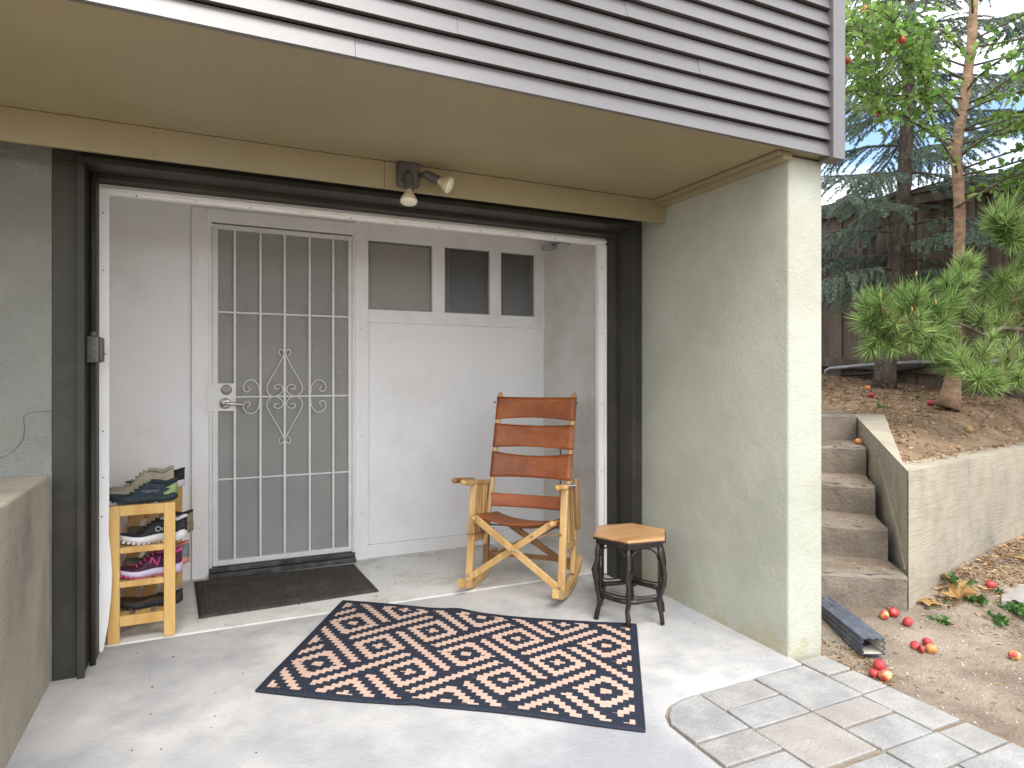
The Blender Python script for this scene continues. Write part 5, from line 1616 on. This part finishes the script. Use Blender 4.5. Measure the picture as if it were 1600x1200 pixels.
# ------------------------------------------------------------------ fallen apples, leaves, weeds, litter
def on_ground(px, py):
    """point of the dirt under a pixel ray"""
    u = (px - 800) / 1005.; v = (590 - py) / 1005.
    d = np.array([.4236 + u * .9059, .9059 - u * .4236, v])
    t = 1.5
    while t < 12:
        p = CAMP + d * t
        hgt = terrain(p[0], p[1])
        if p[2] <= hgt: return np.array([p[0], p[1], hgt])
        t += .01
    return CAMP + d * 6
def terrain(x, y):
    if x > 3.2 and bank(x, y) > .02 and (x > CK1[0] or y < CK0[1] + (x - CK0[0]) * 1.085): return terrace_z(x, y)
    if .4236 * x + .9059 * y > 4.45: return terrace_z(max(x, 4.1), y)
    return ground_z(x, y)
AP = [(1381, 964, .030, 'mixed', 'small pink apple, left of the pair by the bottom step'), (1396, 960, .032, 'red', 'red apple touching the bottom step'),
      (1418, 975, .031, 'red', 'red apple just right of the pair at the bottom step'),
      (1430, 1012, .026, 'red', 'flattened red apple left of the cluster on open dirt'), (1449, 1006, .027, 'red', 'dark red apple at the back of the dirt cluster'),
      (1455, 1016, .030, 'orange', 'yellow orange apple at the front of the dirt cluster'), (1440, 1018, .024, 'red', 'squashed red piece in the middle of the dirt cluster'),
      (1374, 1044, .032, 'red', 'deep red apple beside the downspout mouth'), (1383, 1060, .034, 'mixed', 'cream and red apple at the paver edge'), (1366, 1056, .026, 'red', 'half hidden pink apple at the paver corner'),
      (1585, 1027, .030, 'mixed', 'pale orange and red apple alone on the right'), (1548, 916, .032, 'red', 'crimson apple lying in the weeds by the wall'),
      (1341, 692, .030, 'orange', 'orange apple sitting on the fourth step'),
      (1356, 605, .034, 'orange', 'orange apple on the terrace below the spruce'), (1361, 617, .034, 'red', 'red apple just below the orange one on the terrace'),
      (1331, 583, .032, 'orange', 'brown orange apple near the fence foot'), (1455, 630, .036, 'red', 'pink apple left of the slim trunk foot'),
      (1514, 672, .034, 'brown', 'yellow brown rotten apple near the wall top'), (1597, 605, .034, 'orange', 'orange apple at the right edge of the terrace'),
      (1349, 585, .030, 'brown', 'dull brown apple at the spruce foot')]
STEP4 = .739
for i, (px, py, r_, kind, lab) in enumerate(AP):
    if py == 692:
        t = (STEP4 - CAM_Z) / ((590 - 695) / 1005.)
        u = (px - 800) / 1005.
        p = np.array([(.4236 + u * .9059) * t, (.9059 - u * .4236) * t, STEP4 + .002])
    else:
        p = on_ground(px, py + r_ * 1005 / 4.0 * .55)
    root = thing('fallen_apple', (p[0], p[1], p[2]), lab, 'apple', 'fallen apples on the ground')
    r_ *= .80
    a = apple_mesh('fruit', M['apple_' + kind], r_, 100 + i)
    a.parent = root
    a.location = (0, 0, r_ * .80)
    a.rotation_euler = (rng.uniform(-1.3, 1.3), rng.uniform(-1.3, 1.3), rng.uniform(0, 6))
    if 'flattened' in lab or 'squashed' in lab: a.scale = (1, 1, .6)
    s_ = B().tube([(p[0], p[1], p[2] + r_ * .7), (p[0] + .003, p[1], p[2] + r_ * .8 + r_ * .9)], .0012, 5).build('stem', M['stem'], root)
    s_.location = (0, 0, 0); 
    s_.rotation_euler = (0, 0, 0)

# pebbles and litter
nr = np.random.RandomState(55)
def scatter(N, region, fn):
    P = []
    while len(P) < N:
        x, y = nr.uniform(*region[0]), nr.uniform(*region[1])
        if fn(x, y): P.append((x, y))
    return np.array(P)
def zs(P, f): return np.array([f(x, y) for x, y in P])
def flat_bits(name, P2, zf, L, mat, label, tilt=.35, lift=.004, wr=.5):
    N = len(P2)
    P = np.column_stack([P2, zs(P2, zf) + lift])
    a = nr.uniform(0, 2 * np.pi, N)
    D = np.column_stack([np.cos(a), np.sin(a), nr.normal(.08, tilt * .5, N)])
    Ls = nr.uniform(.5, 1.4, N) * L
    o = leaves(name, P, D, Ls, Ls * wr, mat, None)
    tag(o, label, None, None, 'stuff')
    return o
terr_ok = lambda x, y: bank(x, y) > .12 and (x > CK1[0] + .05 or y < CK0[1] + (x - CK0[0]) * 1.085 - .1) or (.4236 * x + .9059 * y > 4.75 and x > 2.6)
flat_bits('leaf_litter', scatter(5200, ((2.9, 6.35), (2.2, 6.0)), terr_ok), terrain, .030, M['litter'], 'brown leaf litter and bark chips on the terrace dirt')
low_ok = lambda x, y: (x > 2.52) and (y < 2.06 + max(0, (x - 3.18)) * .2056) and (y < 2.30 - (x - 2.845) * .69 or x > 3.15) and nr.rand() < (.10 + .9 * sstep(3.0, 3.7, x) * sstep(1.2, 1.9, y))
flat_bits('ground_litter', scatter(2600, ((2.5, 6.0), (.3, 2.7)), low_ok), ground_z, .024, M['litter'], 'dry needles and leaf crumbs on the lower dirt', wr=.28)
mulch_ok = lambda x, y: 0.0 < (2.06 + (x - 3.18) * .2056 - y) < .10 + .42 * sstep(3.3, 4.2, x) * nr.rand()
flat_bits('mulch_drift', scatter(2400, ((3.35, 6.0), (1.4, 2.65)), mulch_ok), ground_z, .032, M['litter'], 'drift of brown needles and leaf mulch along the garden wall', wr=.3, lift=.008)
wt_ok = lambda x, y: .06 < bank(x, y) < .24 and x > 3.45
flat_bits('wall_top_litter', scatter(420, ((3.4, 5.6), (2.1, 2.9)), wt_ok), lambda x, y: .712, .020, M['litter'], 'leaf crumbs lying on the garden wall top', wr=.35)
flat_bits('path_litter', scatter(260, ((2.44, 2.62), (1.7, 2.1)), lambda x, y: True), ground_z, .016, M['litter'], 'crumbs of soil and leaf along the pier foot')
def pebbles(name, P2, zf, r, label):
    N = len(P2)
    z = zs(P2, zf)
    Rr_ = nr.uniform(.4, 1.5, N) * r
    oc = np.array([(1, 0, 0), (0, 1, 0), (-1, 0, 0), (0, -1, 0), (0, 0, .7), (0, 0, -.5)])
    V = np.repeat(np.column_stack([P2, z + r * .1])[:, None, :], 6, 1) + oc[None] * Rr_[:, None, None] * nr.uniform(.6, 1.2, (N, 6, 1))
    tri = np.array([(0, 1, 4), (1, 2, 4), (2, 3, 4), (3, 0, 4), (1, 0, 5), (2, 1, 5), (3, 2, 5), (0, 3, 5)])
    F = (np.arange(N) * 6)[:, None, None] + tri[None]
    o = fast_mesh(name, V.reshape(-1, 3), F.reshape(-1, 3), M['pebble'])
    tag(o, label, None, None, 'stuff')
pebbles('gravel', scatter(2200, ((2.45, 5.5), (.3, 2.6)), lambda x, y: (y < 2.06 + max(0, (x - 3.18)) * .2056)), ground_z, .006, 'small stones scattered over the lower dirt')
pebbles('terrace_gravel', scatter(1500, ((3.6, 6.3), (2.4, 5.5)), terr_ok), terrain, .007, 'small stones scattered over the terrace dirt')
# crumbs on the slab and the porch floor
P2 = scatter(150, ((-.3, 2.2), (2.0, 4.15)), lambda x, y: not (.2 < x < 1.9 and 1.9 < y < 3.4 and y < 3.3) or nr.rand() < .05)
flat_bits('floor_crumbs', P2, lambda x, y: (0.0 if y > 3.336 else SLAB_Z(y)), .009, M['stem'], 'tiny dark leaf crumbs on the concrete floor', lift=.002, tilt=.1)
P2 = scatter(60, ((.95, 1.6), (3.6, 4.15)), lambda x, y: True)
flat_bits('swept_crumbs', P2, lambda x, y: 0.0, .008, M['stem'], 'dark crumbs behind the rocking chair', lift=.002, tilt=.1)
# litter lying on the step treads
tr = B()
for k in range(4):
    for i in range(26):
        f = nr.uniform(.0, .8); g_ = nr.uniform(.25, .98)
        a_ = Vector(SR[k]).lerp(Vector(SL[k]), f); b2 = Vector(SR[k + 1]).lerp(Vector(SL[k + 1]), f)
        p = a_.lerp(b2, g_)
        s = nr.uniform(.004, .014); an = nr.uniform(0, 6.28)
        z = SZT[k] + .005
        tr.add([(p.x + s * math.cos(an), p.y + s * math.sin(an), z), (p.x - .4 * s * math.sin(an), p.y + .4 * s * math.cos(an), z + .004), (p.x - s * math.cos(an), p.y - s * math.sin(an), z), (p.x + .4 * s * math.sin(an), p.y - .4 * s * math.cos(an), z + .001)], [(0, 1, 2), (0, 2, 3)])
o = tr.build('step_litter', M['litter'])
tag(o, 'dry leaf bits lying on the step treads', None, None, 'stuff')

# big dry leaves
for i, (px, py, sz, lab) in enumerate([(1450, 946, .075, 'flat tan maple leaf at the garden wall corner'), (1497, 940, .085, 'curled tan leaf standing under the weeds'), (1596, 876, .06, 'orange dry leaf against the wall at the right edge'), (1480, 908, .05, 'small curled brown leaf at the wall foot')]):
    p = on_ground(px, py)
    root = thing('dry_leaf', tuple(p), lab, 'leaf', 'large dry leaves by the wall')
    b_ = B()
    n_ = 15
    vs = [(p[0], p[1], p[2] + .012)]
    for k in range(n_):
        a = 2 * math.pi * k / n_
        r_ = sz * (1.0 if k % 3 == 0 else .55) * rng.uniform(.8, 1.1)
        vs.append((p[0] + r_ * math.cos(a), p[1] + r_ * math.sin(a), p[2] + .008 + (.03 if i % 2 else .015) * rng.random() + (.025 * math.cos(a) + .03 if i == 1 else 0)))
    b_.add(vs, [(0, 1 + k, 1 + (k + 1) % n_) for k in range(n_)])
    b_.build('blade', M['leaf_dry'], root)
    B().tube([(p[0], p[1], p[2] + .012), (p[0] - .04, p[1] + .03, p[2] + .02), (p[0] - .07, p[1] + .045, p[2] + .03)], .0015, 5).build('stalk', M['leaf_dry'], root)

# weeds
nr = np.random.RandomState(77)
def weed(px, py, h, nl, sz, spread, lab):
    p = on_ground(px, py)
    root = thing('weed', tuple(p), lab, 'weed', 'green weeds at the foot of the garden wall')
    st = B(); Pp, Dd = [], []
    for k in range(nl):
        a = nr.uniform(0, 2 * np.pi)
        c = branch_curve(p + np.array([0, 0, -.01]), (math.cos(a) * spread, math.sin(a) * spread, 1), h * .85 * nr.uniform(.6, 1.15), 5, droop=.10 * spread, wander=.1)
        st.tube([tuple(q) for q in c], .0015, 5)
        for j in (2, 3, 4, 5, 5):
            Pp.append(c[j]); Dd.append(nr.normal(0, .8, 3) + np.array([0, 0, .15]))
    st.build('stalks', M['weed'], root)
    L = nr.uniform(.5, 1.1, len(Pp)) * sz * .78
    leaves('foliage', np.array(Pp), np.array(Dd), L, L * .75, M['weed'], root)
weed(1500, 925, .12, 9, .050, .7, 'tallest weed with pale stalks against the garden wall')
weed(1522, 940, .07, 8, .048, .9, 'dense green weed in front of the tall one')
weed(1470, 972, .055, 6, .040, 1.0, 'small weed alone on open dirt by the steps')
weed(1556, 928, .05, 4, .040, 1.0, 'small weed at the edge of the pale stone')
weed(1583, 955, .09, 9, .055, .9, 'leafy weed growing over the pale stone')
weed(1562, 972, .06, 8, .050, 1.1, 'low spreading weed in front of the pale stone')
weed(1600, 965, .08, 8, .055, 1.0, 'leafy weed at the right edge of the picture')
weed(1450, 952, .03, 4, .034, 1.2, 'tiny flat weed by the wall corner')
weed(1475, 948, .04, 4, .030, 1.2, 'tiny weed between the two dry leaves')
weed(1380, 637, .06, 4, .040, 1.0, 'sparse weed on the terrace above the steps')
weed(1432, 622, .06, 4, .040, 1.0, 'sparse weed in the middle of the terrace')
# pale stepping stone
p = on_ground(1585, 935)
o = B().prism([(p[0] - .16, p[1] - .02), (p[0] + .02, p[1] - .16), (p[0] + .34, p[1] - .02), (p[0] + .14, p[1] + .14)], p[2] - .04, [p[2] + .022] * 4).build('stepping_stone', PAVE[2], bevel=.008, seg=3, at=tuple(p))
tag(o, 'pale flat stone lying among weeds near the garden wall', 'stone')
# small fallen twig
for (x0, y0), (x1, y1), lab in (((1370, 940), (1395, 962), 'thin brown twig on the dirt below the steps'), ((1535, 667), (1556, 642), 'pale dry twig on the terrace beside the rotten apple')):
    a_, b2 = on_ground(x0, y0), on_ground(x1, y1)
    o = B().tube([tuple(a_ + [0, 0, .006]), tuple((a_ + b2) / 2 + [0.01, 0, .016]), tuple(b2 + [0, 0, .006])], .003, 6).build('fallen_twig', M['bark_grey'], at=tuple(a_))
    tag(o, lab, 'twig')
